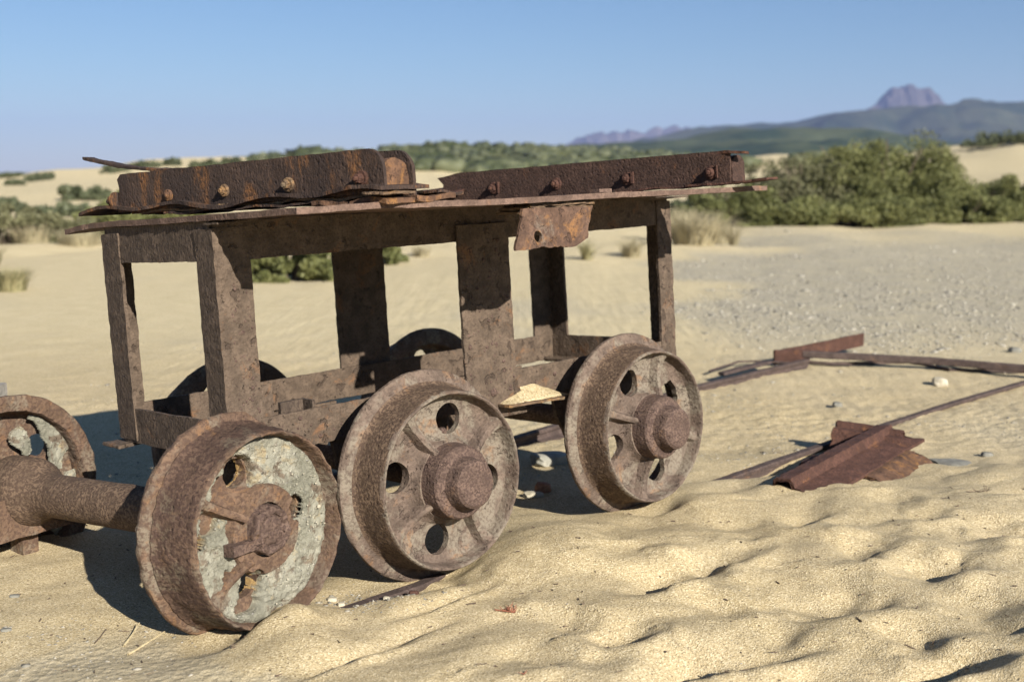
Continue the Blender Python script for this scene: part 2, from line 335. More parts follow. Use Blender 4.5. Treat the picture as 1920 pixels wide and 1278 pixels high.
def axis_vals(lo, hi, step_, far, gr=1.045, cap=1e9):
    a = list(np.arange(lo, hi, step_)); s = step_; x = a[-1]; R = []
    while x < far: s = min(s*gr, cap); x += s; R.append(x)
    s = step_; x = lo; L = []
    while x > -far: s = min(s*gr, cap); x -= s; L.append(x)
    return np.array(L[::-1]+a+R)
xs = axis_vals(-1.45, 2.0, .0085, 6000, 1.05)
ysn = list(np.arange(1.55, 4.1, .0085)); s = .0085; y = ysn[-1]
while y < 6000: s *= 1.035; y += s; ysn.append(y)
y = 1.55; s = .0085; pre = []
while y > -400: s *= 1.25; y -= s; pre.append(y)
ys = np.array(pre[::-1]+ysn)
GX, GY = np.meshgrid(xs, ys)
GZ = ground(GX, GY)
nx, ny = len(xs), len(ys)
idx = np.arange(nx*ny).reshape(ny, nx)
F = np.stack([idx[:-1, :-1], idx[:-1, 1:], idx[1:, 1:], idx[1:, :-1]], -1).reshape(-1, 4)
U = 960+FPX*GX/np.maximum(GY, .3); Vp = 322+FPX*CAMH/np.maximum(GY, .3)
nn = fbm(GX*.7, GY*.5, 4, 40)*.35
lowb = 705-(U-1300)*.10
gm = sstep(U+nn*500, 1260, 1420)*sstep(Vp+nn*60, 418, 470)*(1-sstep(Vp+nn*90, 560, 740))
gm = np.maximum(gm, .55*sstep(nn, .05, .3)*sstep(GY, 3.6, 5)*(1-sstep(GY, 8, 12)))
gm = np.maximum(gm, .5*sstep(nn, 0, .25)*sstep(GX, .2, 1.0)*sstep(GY, 3.3, 3.7)*(1-sstep(GY, 6, 8)))
gm = np.maximum(gm, .45*sstep(fbm(GX*3, GY*3, 3, 44), .05, .3)*(1-sstep(GX, -.4, -.1))*(1-sstep(GY, 2.0, 2.2)))
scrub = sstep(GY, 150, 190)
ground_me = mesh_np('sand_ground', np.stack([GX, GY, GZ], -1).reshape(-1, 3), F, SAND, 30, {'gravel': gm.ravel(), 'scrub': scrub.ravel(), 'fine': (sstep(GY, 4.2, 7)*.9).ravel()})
tag(link('sand_ground', ground_me), 'wind blown and trodden beige dune sand', kind='structure')

# ------------------------------------------------------------------ hills and mountains
def zpx(v, D): return CAMH+(YH-v)/FPX*D
def ridge(name, label, D, depth, pts, mat, amp, nf, p=1.6, nj=0, base=-6, seed=0, cols=260, rows=44, ridged=0):
    P = np.array(pts, float); u = np.linspace(P[0, 0], P[-1, 0], cols); v = np.interp(u, P[:, 0], P[:, 1])
    X0 = (u-960)/FPX*D; H = CAMH+(YH-v)/FPX*D
    s = np.linspace(-1, 1, rows); XX, SS = np.meshgrid(X0, s); HH = np.tile(H, (rows, 1))
    XX = XX*(1+SS*depth/D*.5); YY = D+SS*depth
    prof = (1-np.abs(SS)**p)
    n = fbm(XX*nf, YY*nf, 5, seed); n2 = 1-2*np.abs(fbm(XX*nf*1.3, YY*nf*.5, 4, seed+5)) if ridged else 0
    ZZ = base+(HH-base)*prof+amp*n*(1-.8*np.exp(-(SS/.15)**2))+ridged*n2*(1-np.exp(-(SS/.2)**2))+nj*fbm(XX*nf*6, YY*nf*6, 3, seed+9)
    idx = np.arange(rows*cols).reshape(rows, cols)
    F = np.stack([idx[:-1, :-1], idx[:-1, 1:], idx[1:, 1:], idx[1:, :-1]], -1).reshape(-1, 4)
    me = mesh_np(name, np.stack([XX, YY, ZZ], -1).reshape(-1, 3), F, mat, 30)
    return tag(link(name, me), label, kind='structure'), (XX, YY, ZZ)
ridge('scrub_hill', 'low green scrub hill behind the dunes', 210, 90, [(-200,372),(100,345),(350,315),(480,302),(620,290),(760,284),(830,281),(930,278),(985,276),(1060,279),(1130,281),(1250,290),(1350,302),(1500,312),(1700,318),(2100,330),(2500,345)], HILL_SCRUB, 2.2, .03, 1.5, .25, -3, 51, 420, 60)
ridge('wooded_hill', 'long dark green wooded hill in the middle distance', 850, 330, [(900,330),(980,284),(1040,277),(1100,271),(1200,265),(1290,258),(1370,250),(1450,246),(1520,244),(1600,250),(1680,262),(1760,275),(1900,280),(2200,290),(2500,320)], HILL_FOREST, 11, .006, 1.5, 1.4, -8, 61, 420, 60)
ridge('blue_hill', 'far hazy blue green hill crest running left to right', 2000, 600, [(1120,300),(1200,272),(1290,247),(1330,240),(1400,237),(1450,235),(1480,232),(1520,222),(1550,214),(1590,211),(1640,213),(1700,216),(1750,214),(1790,206),(1850,199),(1920,196),(2100,190),(2400,200),(2700,250)], HILL_FAR, 24, .0035, 1.4, 3.0, -8, 71, 420, 60, 9)
ridge('mesa_mountain', 'steep sided blue grey table mountain on the horizon', 3000, 160, [(1560,240),(1610,214),(1628,206),(1637,196),(1641,187),(1648,180),(1662,176),(1678,171),(1692,170),(1704,175),(1722,179),(1736,188),(1744,200),(1756,207),(1775,216),(1830,240)], ROCK, 8, .012, 3.0, 2.0, -8, 81, 260, 70, 14)
pts = [(1030,290),(1062,272),(1080,262),(1100,258),(1112,252),(1124,250),(1136,254),(1150,247),(1162,252),(1175,246),(1190,248),(1204,253),(1216,244),(1228,239),(1238,244),(1248,238),(1262,236),(1275,242),(1290,241),(1310,248),(1340,262),(1400,290)]
ridge('jagged_mountains', 'faint mauve jagged mountain range far away', 3700, 300, pts, ROCK, 14, .006, 1.3, 5.0, -8, 91, 260, 50, 16)

# ------------------------------------------------------------------ vegetation
def leaves_mesh(name, C, rad, n, size, mat, seed=0, clumps=60, squash=1.0, hollow=.45, asp=.5):
    rg = np.random.RandomState(seed)
    # clump centres through an ellipsoidal volume (mostly shell), each clump a small ball of leaves
    d = rg.normal(size=(clumps, 3)); d /= np.linalg.norm(d, axis=1)[:, None]; d[:, 2] = np.abs(d[:, 2])*1.0-.12
    d = np.sign(d)*np.abs(d)**.72; d *= (.75+.25/np.maximum(1, np.linalg.norm(d, axis=1)))[:, None]
    r = hollow+(1-hollow)*rg.rand(clumps)**.5
    cc = d*r[:, None]*np.array(rad)*(.85+.25*rg.rand(clumps, 1)); cr = (.10+.12*rg.rand(clumps))*np.mean(rad[:2])
    k = rg.randint(clumps, size=n); e = rg.normal(size=(n, 3)); e /= np.linalg.norm(e, axis=1)[:, None]
    P = np.array(C)+cc[k]+e*(cr[k]*rg.rand(n)**.4)[:, None]*np.array([1.15, 1.15, .85])
    P[:, 2] = np.maximum(P[:, 2], C[2]-.02+rg.rand(n)*.06)
    a = rg.normal(size=(n, 3)); a[:, 2] += .5; a /= np.linalg.norm(a, axis=1)[:, None]
    b = np.cross(a, rg.normal(size=(n, 3))); b /= np.linalg.norm(b, axis=1)[:, None]
    sz = size*(.6+.8*rg.rand(n))[:, None]
    V = np.stack([P-a*sz, P-b*sz*asp, P+a*sz, P+b*sz*asp], 1).reshape(-1, 3)
    F = np.arange(n*4).reshape(n, 4)
    tone = np.clip(rg.rand(clumps)[k]*.6+rg.rand(n)*.4, 0, 1)
    return mesh_np(name, V, F, mat, 0, {'rnd': np.repeat(tone, 4)})
def limb(V, F, p0, p1, r0, r1, n=6):
    p0 = Vector(p0); p1 = Vector(p1); d = (p1-p0).normalized(); u = d.orthogonal().normalized(); v = d.cross(u); b = len(V)
    for p, r in ((p0, r0), (p0.lerp(p1, .5)+Vector((random.uniform(-1, 1), random.uniform(-1, 1), 0))*r0, (r0+r1)/2), (p1, r1)):
        for i in range(n):
            a = 2*math.pi*i/n; V.append(p+u*math.cos(a)*r+v*math.sin(a)*r)
    for j in range(2):
        for i in range(n): F.append((b+j*n+i, b+j*n+(i+1) % n, b+(j+1)*n+(i+1) % n, b+(j+1)*n+i))
def bush(name, label, cat, x, y, rad, n, size, mat, seed, clumps=70, group=None, stems=True, asp=.5, hollow=.45):
    z = gz(x, y); e = empty(name, (x, y, z)); tag(e, label, cat, group)
    link('crown', leaves_mesh('crown', (0, 0, 0), rad, n, size, mat, seed, clumps, asp=asp, hollow=hollow), e)
    if stems:
        V, F = [], []; random.seed(seed)
        for i in range(16):
            a = random.uniform(0, 6.28); q = random.uniform(.3, .95)
            limb(V, F, (math.cos(a)*rad[0]*.12, math.sin(a)*rad[1]*.12, -.05), (math.cos(a)*rad[0]*q, math.sin(a)*rad[1]*q, rad[2]*random.uniform(.5, 1.0)), rad[2]*.024, rad[2]*.005)
        py('stem', V, F, BARK, e)
    return e
def at(u, Y): return (u-960)/FPX*Y
GB = 'dune shrubs right of the cart'
bush('dune_shrub', 'tallest rounded green shrub on the right, below the mesa', 'shrub', at(1650, 20.5), 20.5, (1.52, 1.1, 1.42), 90000, .028, LEAF_G, 1, 420, hollow=.25)
bush('dune_shrub', 'smaller green shrub at the right edge of the photo', 'shrub', at(1840, 20.8), 20.8, (1.15, .8, .80), 48000, .028, LEAF_G, 2, 170, hollow=.3)
bush('dune_shrub', 'grey twiggy shrub leaning on the left of the tallest green one', 'shrub', at(1500, 20.2), 20.2, (1.25, .8, 1.12), 48000, .027, LEAF_GREY, 3, 240, hollow=.3)
bush('dune_shrub', 'low green shrub just right of the cart end post', 'shrub', at(1375, 19.4), 19.4, (1.0, .7, .62), 28000, .028, LEAF_G, 4, 130, hollow=.3)
bush('dune_shrub', 'low spreading green skirt of bush under the grey twiggy shrub', 'shrub', at(1560, 18.9), 18.9, (1.5, .5, .42), 28000, .030, LEAF_G, 5, 110)
bush('dune_shrub', 'low green bush on sand at the foot of the right edge shrub', 'shrub', at(1790, 19.4), 19.4, (1.1, .5, .50), 22000, .030, LEAF_G, 6, 90)
bush('dune_shrub', 'small dark green bush seen under the bracket end of the deck', 'shrub', at(1290, 21.5), 21.5, (.5, .4, .42), 6000, .04, LEAF_D, 7, 50)
bush('dune_shrub', 'low green bush seen between the left corner post and the centre posts', 'shrub', at(545, 9.6), 9.6, (.42, .32, .42), 18000, .020, LEAF_G, 8, 80)
bush('dune_shrub', 'green bush half hidden behind the dark far centre post', 'shrub', at(700, 11.5), 11.5, (.30, .3, .30), 7000, .024, LEAF_G, 9, 60)
bush('dune_shrub', 'dry olive bush at the left edge behind the bare sand', 'shrub', at(25, 14.0), 14.0, (.62, .5, .48), 12000, .03, LEAF_GREY, 10, 70)
bush('dune_shrub', 'grey brown bush left of the cart, below the deck tip', 'shrub', at(120, 14.5), 14.5, (.52, .45, .30), 8000, .03, LEAF_GREY, 11, 60)
bush('dune_shrub', 'green bush just left of the cart corner post', 'shrub', at(205, 15.0), 15.0, (.5, .4, .42), 9000, .03, LEAF_G, 12, 60)
bush('dune_shrub', 'green bush on the dune foot seen behind the deck tip', 'shrub', at(300, 18.0), 18.0, (.9, .6, .55), 10000, .04, LEAF_G, 13, 60)
# bushes on the left dune
k = 0
for (u, v, wpx, hpx, D, lab) in [
    (165, 350, 90, 45, 33, 'big dark bush on the left dune face'),
    (140, 385, 120, 32, 30, 'sprawling bush below the big dark one on the dune face'),
    (85, 326, 62, 22, 46, 'round dark bush on the crest of the left dune'),
    (38, 338, 36, 16, 44, 'small bush on the dune slope near the left edge'),
    (35, 325, 46, 12, 49, 'dark bush at the left end of the dune crest'),
    (20, 375, 80, 28, 30, 'wide bush on the dune at the left edge'),
    (65, 388, 50, 14, 30, 'low bush between the two wide bushes on the dune'),
    (225, 312, 60, 18, 58, 'bush on the dune crest behind the curled strip'),
    (285, 305, 50, 14, 60, 'bush on the crest left of the sandy gap'),
    (328, 300, 44, 18, 60, 'bush on the crest above the curled strip'),
    (392, 304, 60, 20, 60, 'wide bush on the crest over the left beam'),
    (440, 300, 46, 20, 62, 'bush on the crest right of the sandy gap'),
    (500, 298, 70, 18, 64, 'long bush on the crest behind the left beam'),
    (252, 328, 30, 14, 52, 'lone bush below the crest near the curled strip'),
    (335, 318, 26, 10, 56, 'tiny bush in the sandy gap under the crest'),
    (1440, 330, 20, 8, 52, 'tiny bush on the sand patch right of the deck'),
    (1880, 258, 150, 26, 63, 'dark scrub along the crest of the right dune')]:
    k += 1
    Ds = np.linspace(15, 75, 600); yb = YH+(CAMH-ground((u-960)/FPX*Ds, Ds))/Ds*FPX; okD = np.where(yb <= v+hpx*.55)[0]
    if len(okD): D = float(Ds[okD[0]])
    x = at(u, D); z = zpx(v+hpx*.5, D); rx = wpx/2/FPX*D; rz = hpx*.78/FPX*D
    e = link('dune_bush', leaves_mesh('dune_bush', (0, 0, 0), (rx, rx*.9, rz), 2600, .05+.0006*D, LEAF_H, 100+k, 34, asp=.6), None)
    e.location = (x, D, gz(x, D)-.05 if abs(gz(x, D)-z) < 1.2 else z); tag(e, lab, 'bush', 'bushes scattered over the far dunes')
# far scrub blobs on the green hill: too many to count
def blobs(name, label, pts, r0, r1, mat, seed):
    rg = np.random.RandomState(seed)
    bm = bmesh.new(); bmesh.ops.create_icosphere(bm, subdivisions=2, radius=1); bm.verts.ensure_lookup_table()
    bv = np.array([v.co[:] for v in bm.verts]); bf = np.array([[v.index for v in f.verts] for f in bm.faces]); bm.free()
    V, F, A = [], [], []
    for i, (x, y, z) in enumerate(pts):
        r = rg.uniform(r0, r1); d = 1+.35*rg.randn(len(bv))*.6
        q = bv*d[:, None]*np.array([r, r, r*.6])+np.array([x, y, z+r*.2]); F.append(bf+len(bv)*i); V.append(q); A.append(np.full(len(bv), rg.rand()))
    me = mesh_np(name, np.concatenate(V), np.concatenate(F), mat, 0, {'rnd': np.concatenate(A)})
    return tag(link(name, me), label, kind='stuff')
rg = np.random.RandomState(5); pts = []
dg = bpy.context.evaluated_depsgraph_get()
hill = bpy.data.objects['scrub_hill']
for i in range(2600):
    u = rg.uniform(-150, 2100); Y = rg.uniform(120, 212); x = at(u, Y)
    hit, loc, nrm, fi = hill.ray_cast(Vector((x, Y, 100)), Vector((0, 0, -1)))
    if hit and loc.z > -1: pts.append((x, Y, loc.z))
blobs('hill_scrub', 'countless low green bushes covering the hill behind the dunes', pts, .35, .95, LEAF_H, 6)
pts = []
uu = rg.uniform(560, 1560, 1900); YY_ = rg.uniform(50, 115, 1900); xx = at(uu, YY_); kk = fbm(xx*.05, YY_*.05, 3, 77) > -.05
pts = list(zip(xx[kk], YY_[kk], ground(xx, YY_)[kk]))
blobs('dune_scrub', 'countless small bushes on the sand between dunes and hill', pts, .3, .75, LEAF_H, 8)

def tuft(name, label, x, y, h, r, n, mat, seed, cat='grass tuft', group=None):
    rg = np.random.RandomState(seed); z0 = gz(x, y)-.01
    a = rg.rand(n)*6.28; q = rg.rand(n)**.6*r; bx = np.cos(a)*q*.5; by = np.sin(a)*q*.5
    lean = rg.normal(size=(n, 2))*.35+np.stack([np.cos(a), np.sin(a)], 1)*.35; hh = h*(.5+.6*rg.rand(n)); wd = .0035+.0006*h*10
    V = []; F = []
    for i in range(n):
        p = np.array([bx[i], by[i], 0]); t1 = p+np.array([lean[i, 0]*hh[i]*.3, lean[i, 1]*hh[i]*.3, hh[i]*.6]); t2 = p+np.array([lean[i, 0]*hh[i], lean[i, 1]*hh[i], hh[i]])
        s_ = np.array([math.cos(a[i]+1.3), math.sin(a[i]+1.3), 0])*wd
        V += [p-s_, p+s_, t1+s_*.7, t1-s_*.7, t2+s_*.1, t2-s_*.1]; b = 6*i; F += [(b, b+1, b+2, b+3), (b+3, b+2, b+4, b+5)]
    me = mesh_np(name, np.array(V), np.array(F), mat, 0, {'rnd': np.repeat(rg.rand(n), 6)})
    o = link(name, me); o.location = (x, y, z0); return tag(o, label, cat, group)
GT = 'grass tufts on the sand flat'
for i, (u, v, h, r, n, m_, lab) in enumerate([
    (20, 545, .28, .35, 700, GRASS, 'green grass tuft at the left edge of the sand flat'),
    (-30, 500, .25, .35, 400, GRASS, 'grass tuft further left behind the left edge tuft'),
    (1100, 492, .26, .12, 130, GRASS, 'thin upright grass tuft left of the right corner post'),
    (1183, 484, .24, .20, 260, GRASSDRY, 'dark dry grass tuft close left of the right corner post'),
    (1300, 468, .40, .50, 900, GRASSDRY, 'tall pale dry grass clump just right of the corner post'),
    (1275, 450, .40, .35, 500, GRASSDRY, 'pale dry grass clump behind the tall one by the corner post'),
    (1375, 466, .30, .10, 110, GRASSDRY, 'thin pale grass tuft at the right end of the clumps'),
    (1345, 455, .32, .3, 350, GRASSDRY, 'wispy grass clump between the tall clump and the thin tuft'),
    (150, 468, .2, .5, 500, GRASSDRY, 'dry grass strip below the grey bush left of the cart'),
    (60, 465, .25, .4, 400, GRASSDRY, 'dry grass strip in front of the olive bush at left'),
    (790, 480, .15, .2, 160, GRASSDRY, 'small dry tuft seen between the two centre posts'),
    (340, 478, .12, .2, 100, GRASSDRY, 'small dry tuft seen through the left end opening')]):
    x, y = pxg(u, v); tuft('grass_tuft', lab, x, y, h*1.0*y/14, r*y/14, n, m_, 300+i, group=GT)

# ------------------------------------------------------------------ haze
hz = [(-5200, -60, -9.5), (5200, 5200, 222)]
(x0, y0, z0), (x1, y1, z1) = hz
V = [(x, y, z) for x in (x0, x1) for y in (y0, y1) for z in (z0, z1)]
F = [(0, 1, 3, 2), (4, 6, 7, 5), (0, 4, 5, 1), (2, 3, 7, 6), (0, 2, 6, 4), (1, 5, 7, 3)]
hm = bpy.data.materials.new('pale_air'); hm.use_nodes = True; t = hm.node_tree
t.nodes.remove(t.nodes['Principled BSDF']); pv = t.nodes.new('ShaderNodeVolumePrincipled')
pv.inputs['Color'].default_value = (.46, .57, 1, 1); pv.inputs['Density'].default_value = .00018; pv.inputs['Anisotropy'].default_value = .0
t.links.new(pv.outputs[0], t.nodes['Material Output'].inputs['Volume'])
me = bpy.data.meshes.new('haze'); me.from_pydata(V, [], F); me.materials.append(hm)
tag(link('haze', me), 'thin pale blue air between the camera and the far mountains', kind='stuff')
#%%PART2%%
# ------------------------------------------------------------------ corroded steel shapes
def jig(p, amp, fr=45, seed=0):
    q = Vector(p)*fr+Vector((seed*3.1, seed*1.7, seed*.9)); n = mnoise.noise_vector(q)+mnoise.noise_vector(q*3.1)*.45
    n2 = mnoise.noise_vector(q*.27+Vector((9, 4, 2)))
    return Vector(p)+n*amp+n2*amp*.8
def subdiv(poly, ds):
    out = []
    for i, p in enumerate(poly):
        q = poly[(i+1) % len(poly)]; d = math.hypot(q[0]-p[0], q[1]-p[1]); n = max(1, int(round(d/ds)))
        for k in range(n): out.append((p[0]+(q[0]-p[0])*k/n, p[1]+(q[1]-p[1])*k/n))
    return out
def sweep(poly, O, A, U, V_, L, ds=.02, dl=.007, amp=.0013, fr=45, bend=None, ragged=0, seed=0):
    """section poly in (U,V) run along A for length L; all in the parent's coordinates"""
    O = Vector(O); A = Vector(A).normalized(); U = Vector(U).normalized(); V_ = Vector(V_).normalized()
    sec = subdiv(poly, ds); n = len(sec); m = max(2, int(L/dl)); VV = []; FF = []
    for j in range(m+1):
        s = L*j/m
        for (a, b) in sec:
            ss = s
            if ragged and j in (0, m): ss = s+ragged*mnoise.noise(Vector((a*60+seed, b*60, j)))
            p = O+A*ss+U*a+V_*b
            if bend: p = p+bend(ss, a, b)
            VV.append(jig(p, amp, fr, seed))
    for j in range(m):
        for i in range(n):
            k = (i+1) % n; FF.append((j*n+i, j*n+k, (j+1)*n+k, (j+1)*n+i))
    FF.append(tuple(range(n))[::-1]); FF.append(tuple(m*n+i for i in range(n)))
    return VV, FF
def join(*parts):
    V, F = [], []
    for v, f in parts:
        b = len(V); V += list(v); F += [tuple(i+b for i in q) for q in f]
    return V, F
def rect(a0, a1, b0, b1, c=.0012): return [(a0+c, b0), (a1-c, b0), (a1, b0+c), (a1, b1-c), (a1-c, b1), (a0+c, b1), (a0, b1-c), (a0, b0+c)]
def ell(w1, w2, t=.008, sa=1, sb=1):
    return [(0, 0), (w1*sa, 0), (w1*sa, t*sb), (t*1.4*sa, t*sb), (t*sa, t*1.4*sb), (t*sa, w2*sb), (0, w2*sb)]
def slab(x0, x1, nx_, ny_, ylo, yhi, zfun, th, amp=.0008, edge=0, seed=0):
    """plate between curves ylo(x)..yhi(x), top height zfun(x,y)"""
    V = []; F = []
    for side in (1, 0):
        for i in range(nx_+1):
            for j in range(ny_+1):
                u = i/nx_; v = j/ny_; x = x0+(x1-x0)*u; y = ylo(x)*(1-v)+yhi(x)*v
                e = edge*mnoise.noise(Vector((x*35+seed, y*35, 1)))+edge*.6*mnoise.noise(Vector((x*110+seed, y*110, 2)))
                if i == 0: x -= abs(e)
                if i == nx_: x += e
                if j == 0: y -= e
                if j == ny_: y += e
                z = zfun(x, y)-(0 if side else (th(x, y) if callable(th) else th))
                V.append(jig((x, y, z), amp, 50, seed))
    n = (nx_+1)*(ny_+1); I = lambda s, i, j: (0 if s else n)+i*(ny_+1)+j
    for i in range(nx_):
        for j in range(ny_):
            F.append((I(1, i, j), I(1, i+1, j), I(1, i+1, j+1), I(1, i, j+1))); F.append((I(0, i, j), I(0, i, j+1), I(0, i+1, j+1), I(0, i+1, j)))
    for i in range(nx_):
        F.append((I(1, i, 0), I(0, i, 0), I(0, i+1, 0), I(1, i+1, 0))); F.append((I(1, i, ny_), I(1, i+1, ny_), I(0, i+1, ny_), I(0, i, ny_)))
    for j in range(ny_):
        F.append((I(1, 0, j), I(1, 0, j+1), I(0, 0, j+1), I(0, 0, j))); F.append((I(1, nx_, j), I(0, nx_, j), I(0, nx_, j+1), I(1, nx_, j+1)))
    return V, F
def lathe(prof, n=96, amp=.0008, closed=False, fr=50, eroded=None, seed=0):
    V = []; F = []; m = len(prof)
    for i in range(n):
        a = 2*math.pi*i/n
        for (r, z) in prof:
            rr = r
            if eroded: rr = r+eroded(r, z, a)
            V.append(jig((rr*math.cos(a), rr*math.sin(a), z), amp if r > 1e-4 else 0, fr, seed))
    for i in range(n):
        k = (i+1) % n
        for j in range(m if closed else m-1):
            l = (j+1) % m; F.append((i*m+j, k*m+j, k*m+l, i*m+l))
    return V, F
def densify(prof, d=.012, closed=True):
    out = []; m = len(prof)
    for i in range(m if closed else m-1):
        p, q = prof[i], prof[(i+1) % m]; k = max(1, int(math.hypot(q[0]-p[0], q[1]-p[1])/d))
        for j in range(k): out.append((p[0]+(q[0]-p[0])*j/k, p[1]+(q[1]-p[1])*j/k))
    if not closed: out.append(prof[-1])
    return out
def bolt_vf(c, d, r=.013, h=.014, n=6, up=(0, 0, 1), washer=True, seed=0):
    c = Vector(c); d = Vector(d).normalized(); u = d.cross(Vector(up)).normalized(); v = d.cross(u); V = []; F = []
    def ring(r_, s, n_, ph=0):
        b = len(V)
        for i in range(n_):
            a = 2*math.pi*i/n_+ph; V.append(jig(c+d*s+u*math.cos(a)*r_+v*math.sin(a)*r_, .0012, 60, seed))
        return b
    def stack(rs, n_, ph=0):
        bs = [ring(r_, s, n_, ph) for r_, s in rs]
        for a, b in zip(bs, bs[1:]):
            for i in range(n_): F.append((a+i, a+(i+1) % n_, b+(i+1) % n_, b+i))
        F.append(tuple(bs[-1]+i for i in range(n_))); F.append(tuple(bs[0]+i for i in range(n_))[::-1])
    if washer: stack([(r*1.5, -.004), (r*1.5, .0025), (r*1.35, .004)], 14)
    stack([(r, 0), (r, h*.85), (r*.8, h)], n, seed)
    stack([(r*.5, h*.8), (r*.5, h*1.4), (r*.35, h*1.5)], 8)
    return V, F

# ------------------------------------------------------------------ wheels
BODY = [(.052,.038),(.118,.042),(.166,.044),(.1765,.034),(.1785,-.002),(.181,-.008),(.200,-.0105),(.220,-.009),(.2265,-.006),(.229,0),(.2275,.006),(.2225,.0095),
        (.212,.0115),(.204,.0145),(.1985,.021),(.1965,.030),(.1945,.048),(.1922,.070),(.1905,.088),(.1895,.0955),(.187,.099),(.1845,.0992),(.1825,.0975),(.1812,.094),
        (.1795,.078),(.176,.067),(.166,.0605),(.140,.0575),(.112,.0580),(.097,.062),(.089,.071),(.084,.085),(.052,.085)]
HUBP = [(.096,.052),(.085,.064),(.0795,.090),(.0775,.114),(.0765,.122),(.0725,.1265),(.0625,.128),(.0560,.131),(.0535,.140),(.0520,.154),(.0495,.1625),(.0440,.1672),(.030,.1685),(.0,.1690)]
def wheel_body(name, holes, eroded=None, amp=.0009, seed=0, mats=None):
    V, F = lathe(densify(BODY, .009), 128, amp, True, 50, eroded, seed)
    me = bpy.data.meshes.new(name); me.from_pydata([tuple(v) for v in V], [], F); me.validate()
    bm = bmesh.new(); bm.from_mesh(me); bmesh.ops.recalc_face_normals(bm, faces=bm.faces); bm.to_mesh(me); bm.free()
    o = bpy.data.objects.new(name, me); COL.objects.link(o)
    cb = bmesh.new()
    for (ang, r, rad, el) in holes:
        n = 28; c = Vector((r*math.cos(R_(ang)), r*math.sin(R_(ang)), 0)); vs = []
        for z in (.0, .094):
            ring = []
            for i in range(n):
                a = 2*math.pi*i/n; k = 1+el*mnoise.noise(Vector((math.cos(a)*1.8+ang, math.sin(a)*1.8, seed)))
                ring.append(cb.verts.new(c+Vector((math.cos(a)*rad*k, math.sin(a)*rad*k, z))))
            vs.append(ring)
        for i in range(n): cb.faces.new((vs[0][i], vs[0][(i+1) % n], vs[1][(i+1) % n], vs[1][i]))
        cb.faces.new(vs[0][::-1]); cb.faces.new(vs[1])
    bmesh.ops.recalc_face_normals(cb, faces=cb.faces)
    cm = bpy.data.meshes.new('cut'); cb.to_mesh(cm); cb.free(); co = bpy.data.objects.new('cut', cm); COL.objects.link(co)
    md = o.modifiers.new('b', 'BOOLEAN'); md.operation = 'DIFFERENCE'; md.object = co; md.solver = 'EXACT'
    dg = bpy.context.evaluated_depsgraph_get(); new = bpy.data.meshes.new_from_object(o.evaluated_get(dg)); new.name = name
    bpy.data.objects.remove(o); bpy.data.objects.remove(co); bpy.data.meshes.remove(cm)
    new.materials.clear()
    for m in mats: new.materials.append(m)
    # tread (rolling face) gets the pitted material
    for p in new.polygons:
        c = p.center; r = math.hypot(c.x, c.y); n = p.normal; p.use_smooth = True
        p.material_index = 1 if (r > .188 and .017 < c.z < .092 and (n.x*c.x+n.y*c.y) > 0) else 0
    new.set_sharp_from_angle(angle=R_(38))
    return new
def rib_vf(ang, seed=0, h=.026, w=.0100, r0=.074, r1=.181):
    V = []; F = []; n = 14; a = R_(ang); d = Vector((math.cos(a), math.sin(a), 0)); s = Vector((-d.y, d.x, 0))
    prof = [(-1.9, -.006), (-1.25, .10), (-.9, .6), (-.65, .95), (0, 1.05), (.65, .95), (.9, .6), (1.25, .10), (1.9, -.006)]
    for i in range(n+1):
        t = i/n; r = r0+(r1-r0)*t; hh = h*(1.25-.95*math.sin(min(1, t*1.25)*math.pi*.5)*.7)*(1+.0*t)
        hh = .012+(.030)*(1-t)**1.5+.016*t**3; bz = .0565+.004*(2*abs(t-.5))**3
        ww = w*(1+.8*t**3)
        for (q, k) in prof: V.append(jig(d*r+s*(q*ww)+Vector((0, 0, bz+hh*k)), .0009, 50, seed))
    m = len(prof)
    for i in range(n):
        for j in range(m-1): F.append((i*m+j, i*m+j+1, (i+1)*m+j+1, (i+1)*m+j))
    F.append(tuple(range(m))); F.append(tuple(n*m+j for j in range(m))[::-1])
    return V, F
def axis_matrix(c, ax, roll=0):
    """local Z -> ax (outwards), local X horizontal, local Y roughly up"""
    z = Vector(ax).normalized(); x = Vector((0, 0, 1)).cross(z).normalized(); y = z.cross(x)
    return Matrix.Translation(Vector(c)) @ Matrix((x, y, z)).transposed().to_4x4() @ Matrix.Rotation(roll, 4, 'Z')

CR = Matrix(((.7168, -.6948, -.0587), (.6970, .7164, .0309), (.0205, -.0631, .9978)))
CM = Matrix.Translation((-.5482, 2.2356, -.5650+CAMH)) @ CR.to_4x4()
cart = empty('mine_cart', mat=CM)
tag(cart, 'rusted open frame of an old mine cart on four flanged wheels, deck plate on top', 'mine cart')
L, W, H, RW = 1.3987, .471, .4658, .0767
w1, w2, zw, yf = .4095, 1.079, -.0952, -.0884
def P(name, vf, mat=RUST, parent=cart, label=None, sharp=35):
    o = py(name, vf[0], vf[1], mat, parent, sharp)
    if name == 'corner_post':
        me = o.data; me.materials.clear(); me.materials.append(RUST); me.materials.append(RUSTEND)
        for p in me.polygons: p.material_index = 1 if abs(p.normal.x) > .7 else 0
    if label: o['label'] = label
    return o
X_, Y_, Z_ = Vector((1, 0, 0)), Vector((0, 1, 0)), Vector((0, 0, 1))
